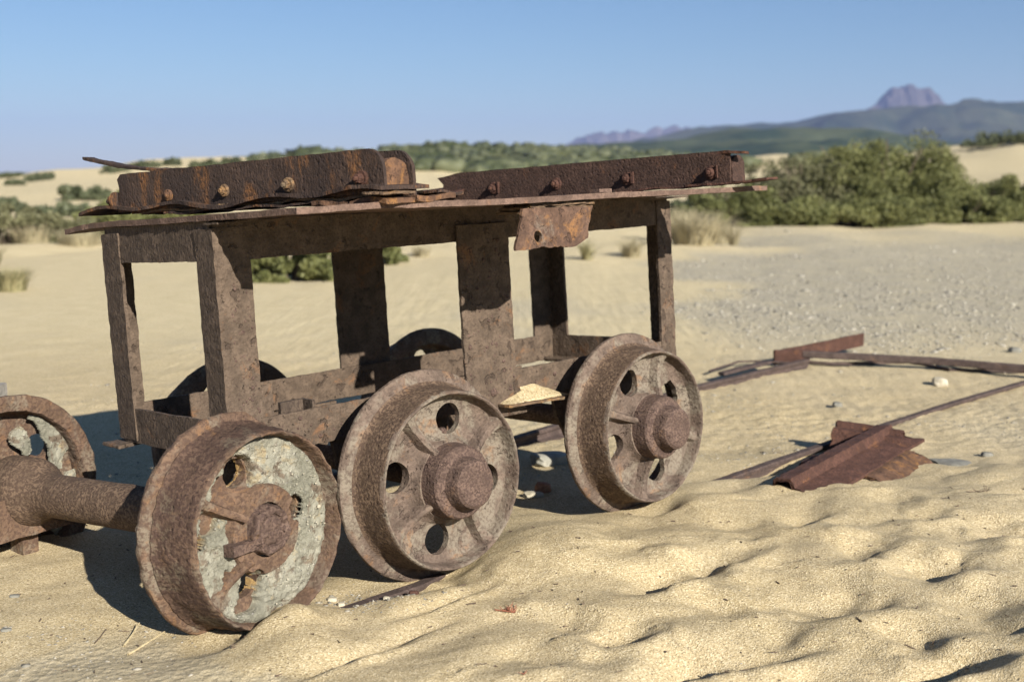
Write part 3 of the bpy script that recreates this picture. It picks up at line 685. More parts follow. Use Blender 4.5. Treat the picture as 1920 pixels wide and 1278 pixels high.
# posts (angle iron), a few mm proud of the rails
P('corner_post', sweep(ell(.080, .068), (-.003, -.003, .004), Z_, X_, Y_, .455, amp=.0014), RUSTEND)
P('corner_post', sweep(ell(.062, .080), (-.003, W+.003, .004), Z_, X_, -Y_, .455, amp=.0016, seed=2), RUSTEND)
def endnotch(s, a, b): return Vector((0, 0, 0))
P('corner_post', sweep(ell(.060, .080), (L+.003, -.003, .004), Z_, -X_, Y_, .455, amp=.0018, seed=3), RUST)
P('corner_post', sweep(ell(.082, .070), (L+.003, W+.003, .004), Z_, -X_, -Y_, .455, amp=.0014, seed=4), RUST)
P('centre_post', sweep(rect(.613, .774, -.012, -.003), (0, 0, -.028), Z_, X_, Y_, .46, amp=.0016, seed=5,
   bend=lambda s, a, b: Vector(((a-.69)*(.35*max(0, .09-s)/.09), 0, 0))), RUST)
P('centre_post', sweep(rect(.613, .774, W+.003, W+.012), (0, 0, .0), Z_, X_, Y_, .45, amp=.0014, seed=6), RUST)
# rails of the box frame
P('top_rail', sweep(ell(RW, .060, .008, -1), (.006, 0, H+.0055), X_, Z_, Y_, L-.012, amp=.0014, seed=7), RUST)
P('top_rail', sweep(ell(RW, .060, .008, -1, -1), (.006, W, H+.0055), X_, Z_, Y_, L-.012, amp=.0014, seed=8), RUST)
P('top_rail', sweep(ell(RW, .060, .008, -1, 1), (0, .010, H+.0065), Y_, Z_, X_, W-.020, amp=.0014, seed=9), RUSTEND)
P('top_rail', sweep(ell(RW, .060, .008, -1, -1), (L, .010, H+.0065), Y_, Z_, X_, W-.020, amp=.0014, seed=10), RUST)
P('bottom_rail', sweep(rect(0, RW, 0, .008), (.006, 0, .001), X_, Z_, Y_, L-.012, amp=.0016, seed=11), RUST)
P('bottom_rail', sweep(rect(0, RW, -.008, 0), (.006, W, .001), X_, Z_, Y_, L-.012, amp=.0016, seed=12), RUST)
P('bottom_rail', sweep(ell(RW, .050, .008, 1, 1), (0, .010, -.001), Y_, Z_, X_, W-.020, amp=.0014, seed=13), RUSTEND)
P('bottom_rail', sweep(ell(RW, .050, .008, 1, -1), (L, .010, -.001), Y_, Z_, X_, W-.020, amp=.0014, seed=14), RUST)
P('corner_tab', sweep(rect(-.035, .03, -.010, -.003), (-.0, W-.05, .0), Y_, X_, Z_, .075, dl=.008, amp=.002, seed=15), RUST)
# small ledge and angle bracket on the near bottom rail
P('side_ledge', slab(.705, .935, 16, 4, lambda x: -.052-.012*math.sin(x*9), lambda x: -.002, lambda x, y: .004-(x-.8)*.03, .006, .0012, .004, 3), FLAKE)
P('stay_bracket', sweep(ell(.050, .030, .007, 1, 1), (.088, .052, .060), Z_, X_, Y_, .075, dl=.008, amp=.0018, seed=17), RUST)
P('stay_bracket', sweep(ell(.062, .045, .009, -1, -1), (.215, .062, .004), Z_, X_, Y_, .088, dl=.008, amp=.0018, seed=18), RUSTEND)
# axle guards hanging below the bottom rails
for wx in (w1, w2):
    for yy, sg in ((0, 1), (W, -1)):
        P('axle_guard', sweep([(-.162, 0), (.162, 0), (.150, -.060), (.11, -.135), (.055, -.150), (.045, -.07), (-.045, -.07), (-.055, -.150), (-.11, -.135), (-.150, -.060)],
          (wx, yy+sg*.012, .0), Y_*sg, X_, Z_, .010, ds=.012, dl=.005, amp=.0012, seed=19), RUST)
    # axle
    V, F = lathe(densify([(.001, 0), (.027, 0), (.027, .72), (.001, .72)], .03, False), 28, .0008)
    o = py('axle', V, F, TREAD, cart, M=axis_matrix((wx, yf+.02, zw), (0, 1, 0)))
# wheels: first one body, hub and ribs, then copies
def wheel(parent, M, rot, holes, ribs, seed, mats, hub=HUB, eroded=None, amp=.0009, label=None, hubprof=HUBP, rib_h=.026):
    me = wheel_body('wheel', holes, eroded, amp, seed, mats)
    o = link('wheel', me, parent, M)
    if label: o['label'] = label
    V, F = lathe(densify(hubprof, .005, False), 80, .0008, seed=seed, fr=60); V = V
    if hub: py('hub', V, F, hub, o, 30)
    for a in ribs:
        V, F = rib_vf(a, seed); py('rib', V, F, mats[0], o, 45)
    return o
holes2 = [(a+78, .128, .033, .04) for a in (0, 90, 180, 270)]; ribs2 = [123, 33, -57, -147]
holes3 = [(115, .126, .033, .10), (196, .126, .031, .12), (-72, .124, .034, .16), (30, .118, .037, .45)]; ribs3 = [72, 160, -103, -18]
wheel(cart, axis_matrix((w1, yf, zw), (0, -1, 0)), 0, holes2, ribs2, 21, (WHEEL, TREAD))
wheel(cart, axis_matrix((w2, yf, zw), (0, -1, 0)), 0, holes3, ribs3, 22, (WHEEL, TREAD))
wheel(cart, axis_matrix((w1, W-yf+.13, zw-.012), (0, 1, 0)), 0, holes2, ribs2, 23, (WHEEL, TREAD))
wheel(cart, axis_matrix((w2, W-yf+.13, zw-.012), (0, 1, 0)), 0, [(96, .128, .033, .06), (186, .128, .033, .06), (276, .128, .033, .06), (6, .128, .033, .06)], [51, 141, 231, 321], 24, (WHEEL, TREAD))
V, F = bolt_vf((.010, .098, .056), (0, 0, 1), .007, .006, 8, up=(0, 1, 0)); py('bolt', V, F, HUB, [c for c in cart.children if c.name == 'wheel'][0])
# rust blisters standing proud of the plates
rgb = np.random.RandomState(31); bb = bmesh.new()
def blis(x, y, z, r):
    M_ = Matrix.Translation((x, y, z)) @ Matrix.Diagonal((r*rgb.uniform(.8, 1.3), r*.45, r*rgb.uniform(.8, 1.4), 1)); bmesh.ops.create_icosphere(bb, subdivisions=2, radius=1, matrix=M_)
for i in range(70): blis(rgb.uniform(.02, .07), -.0035, rgb.uniform(.02, .36), rgb.lognormal(-6.15, .35))
for i in range(110): blis(rgb.uniform(.62, .765), -.0125, rgb.uniform(-.02, .40), rgb.lognormal(-5.95, .4))
for i in range(60): blis(rgb.uniform(.1, 1.3), -.0005, rgb.uniform(.008, .07), rgb.lognormal(-5.95, .4))
for i in range(25): blis(rgb.uniform(1.345, 1.395), -.0035, rgb.uniform(.02, .42), rgb.lognormal(-6.1, .4))
for v in bb.verts: v.co = v.co+mnoise.noise_vector(v.co*160)*.0007
pm = bpy.data.meshes.new('rust_blisters'); bb.to_mesh(pm); bb.free(); pm.materials.append(HUB); pm.polygons.foreach_set('use_smooth', [True]*len(pm.polygons)); o = link('rust_blisters', pm, cart); o['kind'] = 'stuff'
# ---- deck plate
def interp(pts): 
    xs_, ys_ = zip(*pts); return lambda x: float(np.interp(x, xs_, ys_))
lo = interp([(-.02, -.295), (.02, -.318), (.12, -.325), (.3, -.330), (.5, -.330), (.6, -.326), (.9, -.332), (1.15, -.345), (1.345, -.350)])
hi = interp([(-.02, .64), (.3, .62), (1.32, .60)])
def deckz(x, y): return .4850+.003*mnoise.noise(Vector((x*3, y*3, 0)))-.010*max(0, (y-.40)/.24)**2*max(0, 1-x/.3)-.0030*(x/1.3)+.0035*max(0, 1-abs(x-.15)/.25)*max(0, -y/.33)
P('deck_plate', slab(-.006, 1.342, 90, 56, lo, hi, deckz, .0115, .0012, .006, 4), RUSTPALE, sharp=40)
# torn skin pieces of the frame top at both ends
P('torn_flange', slab(1.16, 1.43, 22, 4, lambda x: -.055+.01*math.sin(x*40), lambda x: .05, lambda x, y: .4700-.002*math.sin(x*30)-.02*(x-1.3), .004, .0015, .006, 5), RUST)
P('torn_flange', slab(-.006, .075, 8, 4, lambda x: -.035-.2*max(0, x-.03), lambda x: .02, lambda x, y: .4695+.06*max(0, x-.02), .004, .001, .003, 6), RUST)
# ---- flaky laminated layers under the cross beams
def beam_pt(x0, y0, s, off, z):   # beam frame: s along, off to the right
    d = Vector((-.14, .77, 0)).normalized(); r = Vector((d.y, -d.x, 0)); return Vector((x0, y0, 0))+d*s+r*off+Vector((0, 0, z))
BD = Vector((-.14, .77, 0)).normalized(); BR = Vector((BD.y, -BD.x, 0))
def layer(x0, y0, s0, s1, o0, o1, zf, th, n, seed, amp=.0016, edge=.005):
    V, F = slab(s0, s1, n, 6, lambda s: o0+.010*mnoise.noise(Vector((s*9, seed, 0))), lambda s: o1+.010*mnoise.noise(Vector((s*9, seed, 5))), zf, th, amp, edge, seed)
    return [beam_pt(x0, y0, v[0], v[1], v[2]) for v in V], F
wv = lambda s, o: .5140+.0062*math.sin(s*24+.6)+.0045*math.sin(s*11)-.006*max(0, s-.75)*4*.2
P('wavy_sheet', layer(.17, -.33, -.005, .905, -.022, .115, wv, .0070, 90, 31, .0010, .003), RUSTDK)
P('flake_layer', layer(.17, -.33, .02, .70, -.006, .12, lambda s, o: .5035+.0030*math.sin(s*31+1), .0050, 60, 32), FLAKE)
P('flake_layer', layer(.17, -.33, .10, .62, -.012, .10, lambda s, o: .4975+.0025*math.sin(s*43), .0045, 60, 33), RUSTDK)
P('flake_layer', layer(.17, -.33, -.012, .18, -.016, .10, lambda s, o: .4955+.004*math.sin(s*50), .009, 26, 34), RUSTORG)
P('flake_layer', layer(.17, -.33, -.020, .08, .06, .175, lambda s, o: .4970+.003*math.sin(o*50), .010, 18, 35), RUSTORG)
P('flake_layer', layer(.17, -.33, -.018, .03, -.03, .05, lambda s, o: .507+.08*(s), .004, 10, 36), FLAKE)
P('flake_layer', layer(.17, -.33, -.020, .05, .12, .200, lambda s, o: .5030+.003*math.sin(o*60), .005, 14, 37), RUSTDK)
# ---- left cross beam: two upright flanges with a curved trough between them
def flange_plate(x0, y0, off, s0, s1, zb, zt, th, rnd, seed, drop=0, slant=0):
    pts = [(s0, zb)]
    for i in range(9):
        a = math.pi*.5*i/8; pts.append((s0+rnd-rnd*math.cos(a), zt-rnd+rnd*math.sin(a)))
    pts += [(s1-drop, zt), (s1-drop*.4, zt-.010), (s1-slant, zt-.03), (s1-slant+.004, zb+.02), (s1, zb)]
    O = beam_pt(x0, y0, 0, off, 0)
    return sweep(pts, O, BR, BD, Z_, th, ds=.010, dl=.0035, amp=.0013, seed=seed)
P('beam_flange', flange_plate(.17, -.33, -.004, .0, .785, .504, .586, .0085, .040, 41, .02, .012), RUSTDK)
P('beam_flange', flange_plate(.17, -.33, .076, .0, .760, .496, .584, .0085, .040, 42, .02), RUSTDK)
arc = []
for i in range(11):
    a = math.pi*(i/10); arc.append((.040+.0345*math.cos(a), .548+.020*math.sin(a)))
arc2 = [(x*1.0, z) for x, z in arc]
P('beam_trough', sweep(arc+[(.006, .500), (.074, .500)], beam_pt(.17, -.33, .010, 0, 0), BD, BR, Z_, .74, ds=.012, dl=.02, amp=.0022, seed=43), RUSTORG)
for i, s_ in enumerate((.052, .243, .428, .604, .772)):
    c = beam_pt(.17, -.33, s_, -.006, .533 if s_ < .7 else .530)
    if s_ > .7: V, F = bolt_vf(c+BD*.012, -BR*.2+BD, .013, .016, 6, seed=s_)
    else: V, F = bolt_vf(c, -BR, (.0095, .0095, .0085, .008, .01)[i], (.016, .012, .009, .006, .01)[i], 6, seed=s_)
    P('bolt', (V, F), (RUSTRED, FLAKE, FLAKE, RUSTORG, RUSTDK)[i])
# curled strip torn up at the far end
V, F = sweep(rect(-.008, .022, -.0035, .0035, .001), beam_pt(.17, -.33, .60, .02, .586), BD, BR, Z_, .32, dl=.01, amp=.0018, ragged=.012, seed=46,
             bend=lambda s, a, b: Vector((0, 0, .047*(max(0, s)/.32)**1.6)))
P('curled_strip', (V, F), RUSTDK)
# ---- right cross beam
rx, ry = 1.21, -.33
P('beam_flange', flange_plate(rx, ry, -.004, -.012, .955, .489, .571, .008, .006, 47, .15, .08), RUSTBR)
arc = [( .036+.034*math.cos(math.pi*i/10), .530+.030*math.sin(math.pi*i/10)) for i in range(11)]
P('beam_trough', sweep(arc+[(.002, .496), (.070, .496)], beam_pt(rx, ry, -.016, 0, 0), BD, BR, Z_, .86, ds=.012, dl=.02, amp=.0022, seed=48), RUSTBR)
P('beam_flange', flange_plate(rx, ry, .076, .05, .84, .489, .560, .008, .02, 49), RUSTBR)
P('torn_lip', layer(rx, ry, -.050, .04, -.006, .022, lambda s, o: .571-.10*max(0, -s-.005), .006, 14, 50), RUSTRED)
P('torn_lip', layer(rx, ry, -.105, .10, -.018, .06, lambda s, o: .4955+.06*max(0, -s-.03), .005, 24, 51), RUSTRED)
P('torn_lip', layer(rx, ry, .80, 1.02, -.050, .05, lambda s, o: .527+.30*(o+.0)-.05*(s-.8), .005, 16, 52), RUSTRED)
P('flake_layer', layer(rx, ry, .02, .30, -.012, .03, lambda s, o: .4925+.002*math.sin(s*40), .004, 24, 53), RUSTRED)
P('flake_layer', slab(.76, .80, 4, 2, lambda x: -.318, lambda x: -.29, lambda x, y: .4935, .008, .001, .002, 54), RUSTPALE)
for i, s_ in enumerate((.038, .272, .489, .696)):
    P('bolt', bolt_vf(beam_pt(rx, ry, s_, -.005, .521), -BR, .011, .014, 6 if i % 2 else 12, seed=s_+2), RUSTRED)
    if i in (0, 1, 3): P('washer_flake', layer(rx, ry, s_-.019, s_-.014, -.012, -.005, lambda s, o: .537, .030, 3, 55+i, .002, .003), RUSTRED)
RUSTBRK = rust('bracket_steel', (.120, .070, .046), (.036, .022, .018), (.32, .15, .042), 120, spot_amt=.55, orange_lo=.52, orange_amt=.75, pale=(.19, .165, .13), pale_lo=.58, crater=.6, bmp=.003)
# ---- broken bracket hanging from the near deck edge, with its flaky top
bx0, bx1 = .515, .735
def brk_bend(s, a, b): return Vector((-.018*(a/.08), 0, 0))
sec = [(0, 0), (-.0, -.0)]
V = []; F = []
V, F = slab(0, .215, 26, 14, lambda x: 0, lambda x: .083+.0015*math.sin(x*40+1)-.012*max(0, x-.18)/.025, lambda x, y: 0, .007, .0016, .004, 61)
cutc = (.045, .056)
def bk(v):   # v.x along, v.y down the face, v.z thickness
    x = bx0+v[0]-.42*v[1]; y = -.322-.10*v[1]+v[2]*1.0+.03*(v[0]); z = .4615-.02*(v[0])-v[1]*.98
    return Vector((x, y, z))
V = [bk(v) for v in V]
br = P('hanging_bracket', (V, F), RUSTBRK, label='torn orange rusted bracket plate with one round hole')
# punch the hole
def punch(o, c, n, r, depth=.05):
    c = Vector(c); n = Vector(n).normalized(); u = n.orthogonal().normalized(); v = n.cross(u); cb = bmesh.new(); A = []; B = []
    for i in range(16):
        a = 2*math.pi*i/16; q = u*math.cos(a)*r+v*math.sin(a)*r*1.1; A.append(cb.verts.new(c+q-n*depth)); B.append(cb.verts.new(c+q+n*depth))
    for i in range(16): cb.faces.new((A[i], A[(i+1) % 16], B[(i+1) % 16], B[i]))
    cb.faces.new(A[::-1]); cb.faces.new(B); bmesh.ops.recalc_face_normals(cb, faces=cb.faces)
    cm = bpy.data.meshes.new('cut'); cb.to_mesh(cm); cb.free(); co = bpy.data.objects.new('cut', cm); COL.objects.link(co)
    if o.parent: co.parent = o.parent
    md = o.modifiers.new('b', 'BOOLEAN'); md.operation = 'DIFFERENCE'; md.object = co; md.solver = 'EXACT'
    dg = bpy.context.evaluated_depsgraph_get(); new = bpy.data.meshes.new_from_object(o.evaluated_get(dg)); o.modifiers.clear(); o.data = new
    bpy.data.objects.remove(co)
punch(br, bk((.058, .058, 0)), (0, 1, .1), .0115)
for i, (z_, t_, x0_, x1_, yo_) in enumerate(((.4560, .0042, .535, .72, -.310), (.4602, .0042, .545, .735, -.317), (.4644, .0042, .54, .72, -.308), (.4686, .0042, .555, .75, -.314), (.4728, .0042, .56, .74, -.306))):
    P('flake_layer', slab(x0_, x1_, 26, 5, lambda x, yo_=yo_: yo_+.008*mnoise.noise(Vector((x*30, yo_*900, 0))), lambda x: -.23, lambda x, y, z_=z_: z_+.0008*math.sin(x*60+z_*999)-.02*(x-.5)*.3, t_, .0008, .005, 62+i), FLAKE)

# ------------------------------------------------------------------ loose wheel set in front of the cart
c0 = Vector((-.4536, 2.1489, .207)); yw, tl = .9697, -.0609
AX = Vector((-math.sin(yw)*math.cos(tl), math.cos(yw)*math.cos(tl), math.sin(tl)))
wset = empty('wheel_set', mat=Matrix.Translation(c0))
tag(wset, 'loose rusted wheel pair with axle tube half sunk in sand, front wheel caked with cement', 'wheel set')
ero = lambda r, z, a: (-.010 if r > .21 else 0)+(.0035*mnoise.noise(Vector((math.cos(a)*9, math.sin(a)*9, z*60)))+.0025*mnoise.noise(Vector((math.cos(a)*30, math.sin(a)*30, z*90))) if r > .175 else 0)
MW = axis_matrix(AX*.118, -AX) @ Matrix.Diagonal((1, 1, 1.2, 1))
# local X of this wheel points right along the ground, local Y up
h1 = [(110, .124, .028, .20), (15, .090, .025, .3), (-112, .106, .029, .3), (176, .150, .014, .5)]
W1 = wheel(wset, MW, 0, h1, [150, -140], 25, (WHEEL1, TREADD), None, ero, .0016, label='flanged wheel caked with grey cement')
HUB1 = [(.052, .055), (.046, .098), (.043, .101), (.040, .1015), (.032, .099), (.030, .094), (.026, .097), (.018, .100), (.012, .101), (.0, .101)]
V, F = lathe(densify(HUB1, .004, False), 72, .0042, seed=71, fr=70); py('hub', V, F, HUB, W1, 45)
V, F = sweep(rect(-.010, .012, 0, .022), (-.100, -.018, .076), X_, Y_, Z_, .065, dl=.008, amp=.002, seed=72); py('hub_key', V, F, HUB, W1)
# cement crust: height field over the web, broken away around holes and at the upper left
nr, na = 64, 240; V = []; EA = []; ok = np.zeros((nr+1, na), bool); F = []
for i in range(nr+1):
    r = .050+(.1785-.050)*i/nr
    for j in range(na):
        a = 2*math.pi*j/na; x, y = r*math.cos(a), r*math.sin(a)
        q = Vector((x*16, y*16, 3.3)); n1 = mnoise.noise(q); n2 = mnoise.noise(q*2.6); n3 = mnoise.noise(q*7)
        f = .92
        f -= 1.5*math.exp(-((x+.085)**2/.0016+(y-.085)**2/.0016))      # bare iron upper left
        f -= 1.1*math.exp(-((x+.045)**2/.0016+(y-.120)**2/.0016))
        f -= .9*math.exp(-((x+.125)**2/.0006+(y-.035)**2/.0006))
        f -= 1.2*math.exp(-((x+.055)**2/.0014+(y+.135)**2/.0005))      # bare iron under lower hole
        f -= .9*math.exp(-((x+.095)**2/.0003+(y+.070)**2/.0005))
        f += .5*math.exp(-((x-.10)**2/.006+(y-.03)**2/.012))
        inh = False
        for (ha, hr, hrad, _) in h1:
            hx, hy = hr*math.cos(R_(ha)), hr*math.sin(R_(ha)); d = math.hypot(x-hx, y-hy); f -= 3.0*math.exp(-(d/(hrad*.92))**6); inh = inh or d < hrad*.90
        f += .30*n1+.22*n2+.12*n3
        ok[i, j] = not inh
        t_ = min(1, max(0, f/.34)); t_ = t_*t_*(3-2*t_); z = .042+.033*t_+t_*(.005*n1+.0045*n2+.0034*n3+.0018*mnoise.noise(q*16))
        if r > .172: z -= .006*(r-.172)/.0065*(1+n2)
        if r < .060: z -= .004
        V.append((x, y, z)); EA.append(max(0, 1-f/.22))
for i in range(nr):
    for j in range(na):
        k = (j+1) % na
        if ok[i, j] and ok[i+1, j] and ok[i, k] and ok[i+1, k]: F.append((i*na+j, i*na+k, (i+1)*na+k, (i+1)*na+j))
# give the crust thickness
nv = len(V); V2 = V+[(x, y, z-.004) for x, y, z in V]; F2 = F+[tuple(q+nv for q in f[::-1]) for f in F]
ed = {}
for f in F:
    for a, b in zip(f, f[1:]+f[:1]):
        if (b, a) in ed: del ed[(b, a)]
        else: ed[(a, b)] = 1
for a, b in ed: F2.append((b, a, a+nv, b+nv))
cr = mesh_np('cement_crust', np.array(V2), np.array(F2), CEMENT, 30, {'edge': np.array(EA+EA)}); cr.set_sharp_from_angle(angle=R_(50))
link('cement_crust', cr, W1)
CRUST = cr
rg = np.random.RandomState(9); pb = bmesh.new()
for i in range(60):
    a = rg.uniform(-1.7, 1.5); r = rg.uniform(.075, .168); s_ = rg.uniform(.0007, .0018)*(3.6 if i == 0 else 1)
    if i == 0: a, r = .06, .148
    M_ = Matrix.Translation((r*math.cos(a), r*math.sin(a), .080)) @ Matrix.Diagonal((s_*1.3, s_, s_*.6, 1)); bmesh.ops.create_icosphere(pb, subdivisions=1, radius=1, matrix=M_)
pm = bpy.data.meshes.new('pebbles'); pb.to_mesh(pm); pb.free(); pm.materials.append(PALE); o = link('pebbles', pm, W1); o['kind'] = 'stuff'
# inner wheel at the far left, seen from its back
MW0 = axis_matrix(AX*.845, AX)
W0 = wheel(wset, MW0, 0, [(a, .128, .028, .15) for a in (50, 140, 230, 320)], [5, 95, 185, 275], 26, (WHEEL1, TREADD), None, ero, .0016)
_cv = [tuple(v.co) for v in CRUST.vertices]; _cf = [tuple(p.vertices) for p in CRUST.polygons if mnoise.noise(Vector((p.center.x*17, p.center.y*17, 8.1))) > .06]
CR2 = bpy.data.meshes.new('cement_crust'); CR2.from_pydata(_cv, [], _cf); CR2.materials.append(CEMENT); CR2.polygons.foreach_set('use_smooth', [True]*len(CR2.polygons))
link('cement_crust', CR2, W0, Matrix.Translation((0, 0, .088)) @ Matrix.Rotation(math.pi, 4, 'X') @ Matrix.Rotation(R_(200), 4, 'Z'))
V, F = lathe([(.051, .02), (.051, .1), (.045, .105), (.0, .106)], 40, .002, seed=27); py('hub', V, F, HUB, W0, 40)
V, F = lathe(densify([(.03, .10), (.048, .112), (.048, .30), (.0480, .45), (.0480, .69), (.052, .715), (.061, .735), (.070, .748), (.076, .762), (.079, .78), (.079, .845), (.075, .86), (.06, .87), (.03, .875)], .02, False), 64, .0012, seed=73)
py('axle_tube', V, F, TREAD, wset, 45, M=axis_matrix((0, 0, 0), AX))
# skirt of the axle box and the sole plate beneath it
AU = Vector((0, 0, 1)).cross(AX).normalized(); AV = AX.cross(AU)
V, F = sweep([(-.087, .0), (-.095, -.060), (-.112, -.085), (-.112, -.094), (.112, -.094), (.112, -.085), (.095, -.060), (.087, .0)], AX*.762, AX, AU, AV, .10, ds=.02, dl=.015, amp=.0025, seed=74)
py('axle_box', V, F, WHEEL1, wset)
V, F = sweep(rect(-.150, .130, -.008, .0), AX*.70+AV*(-.165), AX, AU, AV, .20, dl=.012, amp=.002, seed=75); py('sole_plate', V, F, WHEEL1, wset)
V, F = sweep(rect(-.020, .020, -.075, .0), AX*.80+AV*(-.092), AX, AU, AV, .05, dl=.012, amp=.002, seed=76); py('spacer', V, F, WHEEL1, wset)

# ------------------------------------------------------------------ track rails and scrap steel on the ground
RS = [(-.028, -.045), (.028, -.045), (.028, -.040), (.006, -.034), (.004, -.030), (.004, -.018), (.013, -.013), (.014, -.004), (.011, 0), (-.011, 0), (-.014, -.004), (-.013, -.013), (-.004, -.018), (-.004, -.030), (-.006, -.034), (-.028, -.040)]
def rail(name, label, pts, cat, sec=RS, mat=RAIL, group=None, amp=.001):
    V = []; F = []; n = len(sec); rows = []
    D = [Vector(p) for p in pts]
    for a, b in zip(D, D[1:]):
        m = max(1, int((b-a).length/.03)); rows += [(a.lerp(b, i/m), (b-a).normalized()) for i in range(m)]
    rows.append((D[-1], (D[-1]-D[-2]).normalized()))
    O = D[0].copy()
    for p, d in rows:
        s_ = d.cross(Z_).normalized(); up = s_.cross(d)
        for a, b in sec: V.append(jig(p-O+s_*a+up*b, amp, 40))
    for j in range(len(rows)-1):
        for i in range(n): k = (i+1) % n; F.append((j*n+i, j*n+k, (j+1)*n+k, (j+1)*n+i))
    F.append(tuple(range(n))[::-1]); F.append(tuple((len(rows)-1)*n+i for i in range(n)))
    o = py(name, V, F, mat); o.location = O; return tag(o, label, cat, group)
def G(u, v, z): x, y = pxg(u, v, z); return (x, y, z)
rail('track_rail', 'rusty narrow gauge rail mostly buried in sand, running under the front wheels', [G(560,1172,.018), G(600,1157,.027), G(690,1125,.027), G(785,1093,.024), (-.12, 2.52, .010), (.0, 2.64, .004), (.25, 2.9, .008), (.5, 3.17, .012), G(1345,900,.040), G(1440,867,.046), G(1560,826,.044), G(1650,797,.02), G(1790,752,.026), G(1925,713,.030), G(2100,668,.02)], 'rail')
rail('track_rail', 'rusty rail behind the cart, ending at the scrap steel on the right', [(-1.3, 2.4, -.02), (-.6, 3.2, .02), G(965,818,.030), G(1050,793,.032), G(1300,723,.03), G(1400,700,.032), G(1515,672,.045)], 'rail')
bars = 'loose steel bars lying right of the cart'
rail('steel_bar', 'long thick rusty bar lying from the scrap angle to the right edge', [G(1505,657,.075), G(1600,662,.070), G(1750,670,.065), G(1960,687,.06)], 'steel bar', rect(-.016, .016, -.030, 0, .004), group=bars)
rail('steel_bar', 'thinner curved rod lying in front of the thick bar', [G(1470,672,.03), G(1560,679,.028), (1.83, 5.32, .022), G(1780,690,.022), G(1960,694,.02)], 'steel bar', rect(-.008, .008, -.014, 0, .003), group=bars)
rail('steel_bar', 'short bar at an angle beside the far rail', [G(1352,698,.04), G(1385,689,.05), G(1440,676,.05)], 'steel bar', rect(-.018, .018, -.014, 0, .003), group=bars)
rail('steel_bar', 'thin bent rod crossing behind the short bar', [G(1330,694,.02), G(1385,676,.03), G(1420,675,.03), G(1480,678,.03)], 'steel bar', rect(-.006, .006, -.008, 0, .002), group=bars)
# upright angle piece with a plank of red steel
V, F = join(sweep(rect(-.006, .006, -.062, 0), Vector((0, 0, -.004)), (Vector(G(1582,632,.10))-Vector(G(1452,658,.075))), Vector((.7, -.7, 0)), Z_, .62, dl=.02, amp=.002, seed=81),
            sweep(rect(-.012, .012, -.055, 0), (0, 0, 0), (1, .02, 0), (0, 1, 0), Z_, .16, dl=.02, amp=.0015, seed=82))
o = py('scrap_angle', V, F, RUSTRED); o.location = G(1452,656,.078); tag(o, 'red rusted steel piece standing on edge at the end of the far rail', 'scrap steel')
# thin lobe of scale hanging from the long bar
rail('steel_scale', 'flat rusty flake stuck under the thick bar near the right edge', [G(1780,674,.045), G(1830,683,.04), G(1870,680,.045)], 'scrap steel', rect(-.02, .02, -.012, 0, .003))

# folded steel sleeper broken in an L shape
slp = empty('steel_sleeper', (0, 0, 0)); tag(slp, 'broken red brown steel sleeper, trough shaped, lying over the near rail', 'steel sleeper')
def off(p, o=slp): return p
A = Vector(G(1475,898,.092)); B = Vector(G(1668,796,.110)); d = (B-A).normalized(); sd = d.cross(Z_).normalized()   # sd points to near right
up = sd.cross(d)
Ls = (B-A).length
trough = [(-.046, -.070), (-.042, -.012), (-.030, 0), (.008, .002), (.018, -.024), (.050, -.032), (.090, -.042), (.092, -.050), (.050, -.041), (.012, -.032), (.003, -.006), (-.026, -.008), (-.034, -.018), (-.038, -.072)]
V, F = sweep(trough, A, d, sd, up, Ls*.98, ds=.012, dl=.012, amp=.0022, ragged=.012, seed=83,
   bend=lambda s, a, b: d*(.75*max(0, a-.012)+.012*math.sin(a*90)))
py('trough', V, F, RUSTRED, slp)
V, F = sweep([(-.03, -.004), (.055, -.006), (.11, -.03), (.112, -.036), (.05, -.012), (-.03, -.010)], A+sd*.055+d*.30-up*.040, d, sd, up, Ls*.46, ds=.012, dl=.012, amp=.003, ragged=.02, seed=84)
py('rust_layer', V, F, RUSTORG, slp)
C = Vector(G(1578,812,.085)); d2 = (Vector(G(1662,795,.10))-Vector(G(1565,782,.13))); 
E1 = Vector(G(1566,797,.105)); E2 = Vector(G(1662,812,.095)); d2 = (E2-E1).normalized(); s2 = d2.cross(Z_).normalized(); u2 = s2.cross(d2)
V, F = sweep([(-.060, -.050), (-.052, -.006), (-.04, .010), (-.02, .012), (-.010, -.004), (.030, -.004), (.040, -.020), (.060, -.058), (.053, -.058), (.034, -.024), (.025, -.012), (-.014, -.012), (-.024, .004), (-.040, .002), (-.046, -.010), (-.054, -.052)],
   E1, d2, s2, u2, .20, ds=.010, dl=.012, amp=.0022, ragged=.010, seed=85)
py('cross_channel', V, F, RUSTRED, slp)
V, F = sweep(rect(-.05, .05, -.07, .0, .01), A+d*.28-sd*.045-up*.03, d, sd, up, .10, ds=.012, dl=.012, amp=.003, seed=86); py('fishplate', V, F, RUSTRED, slp)

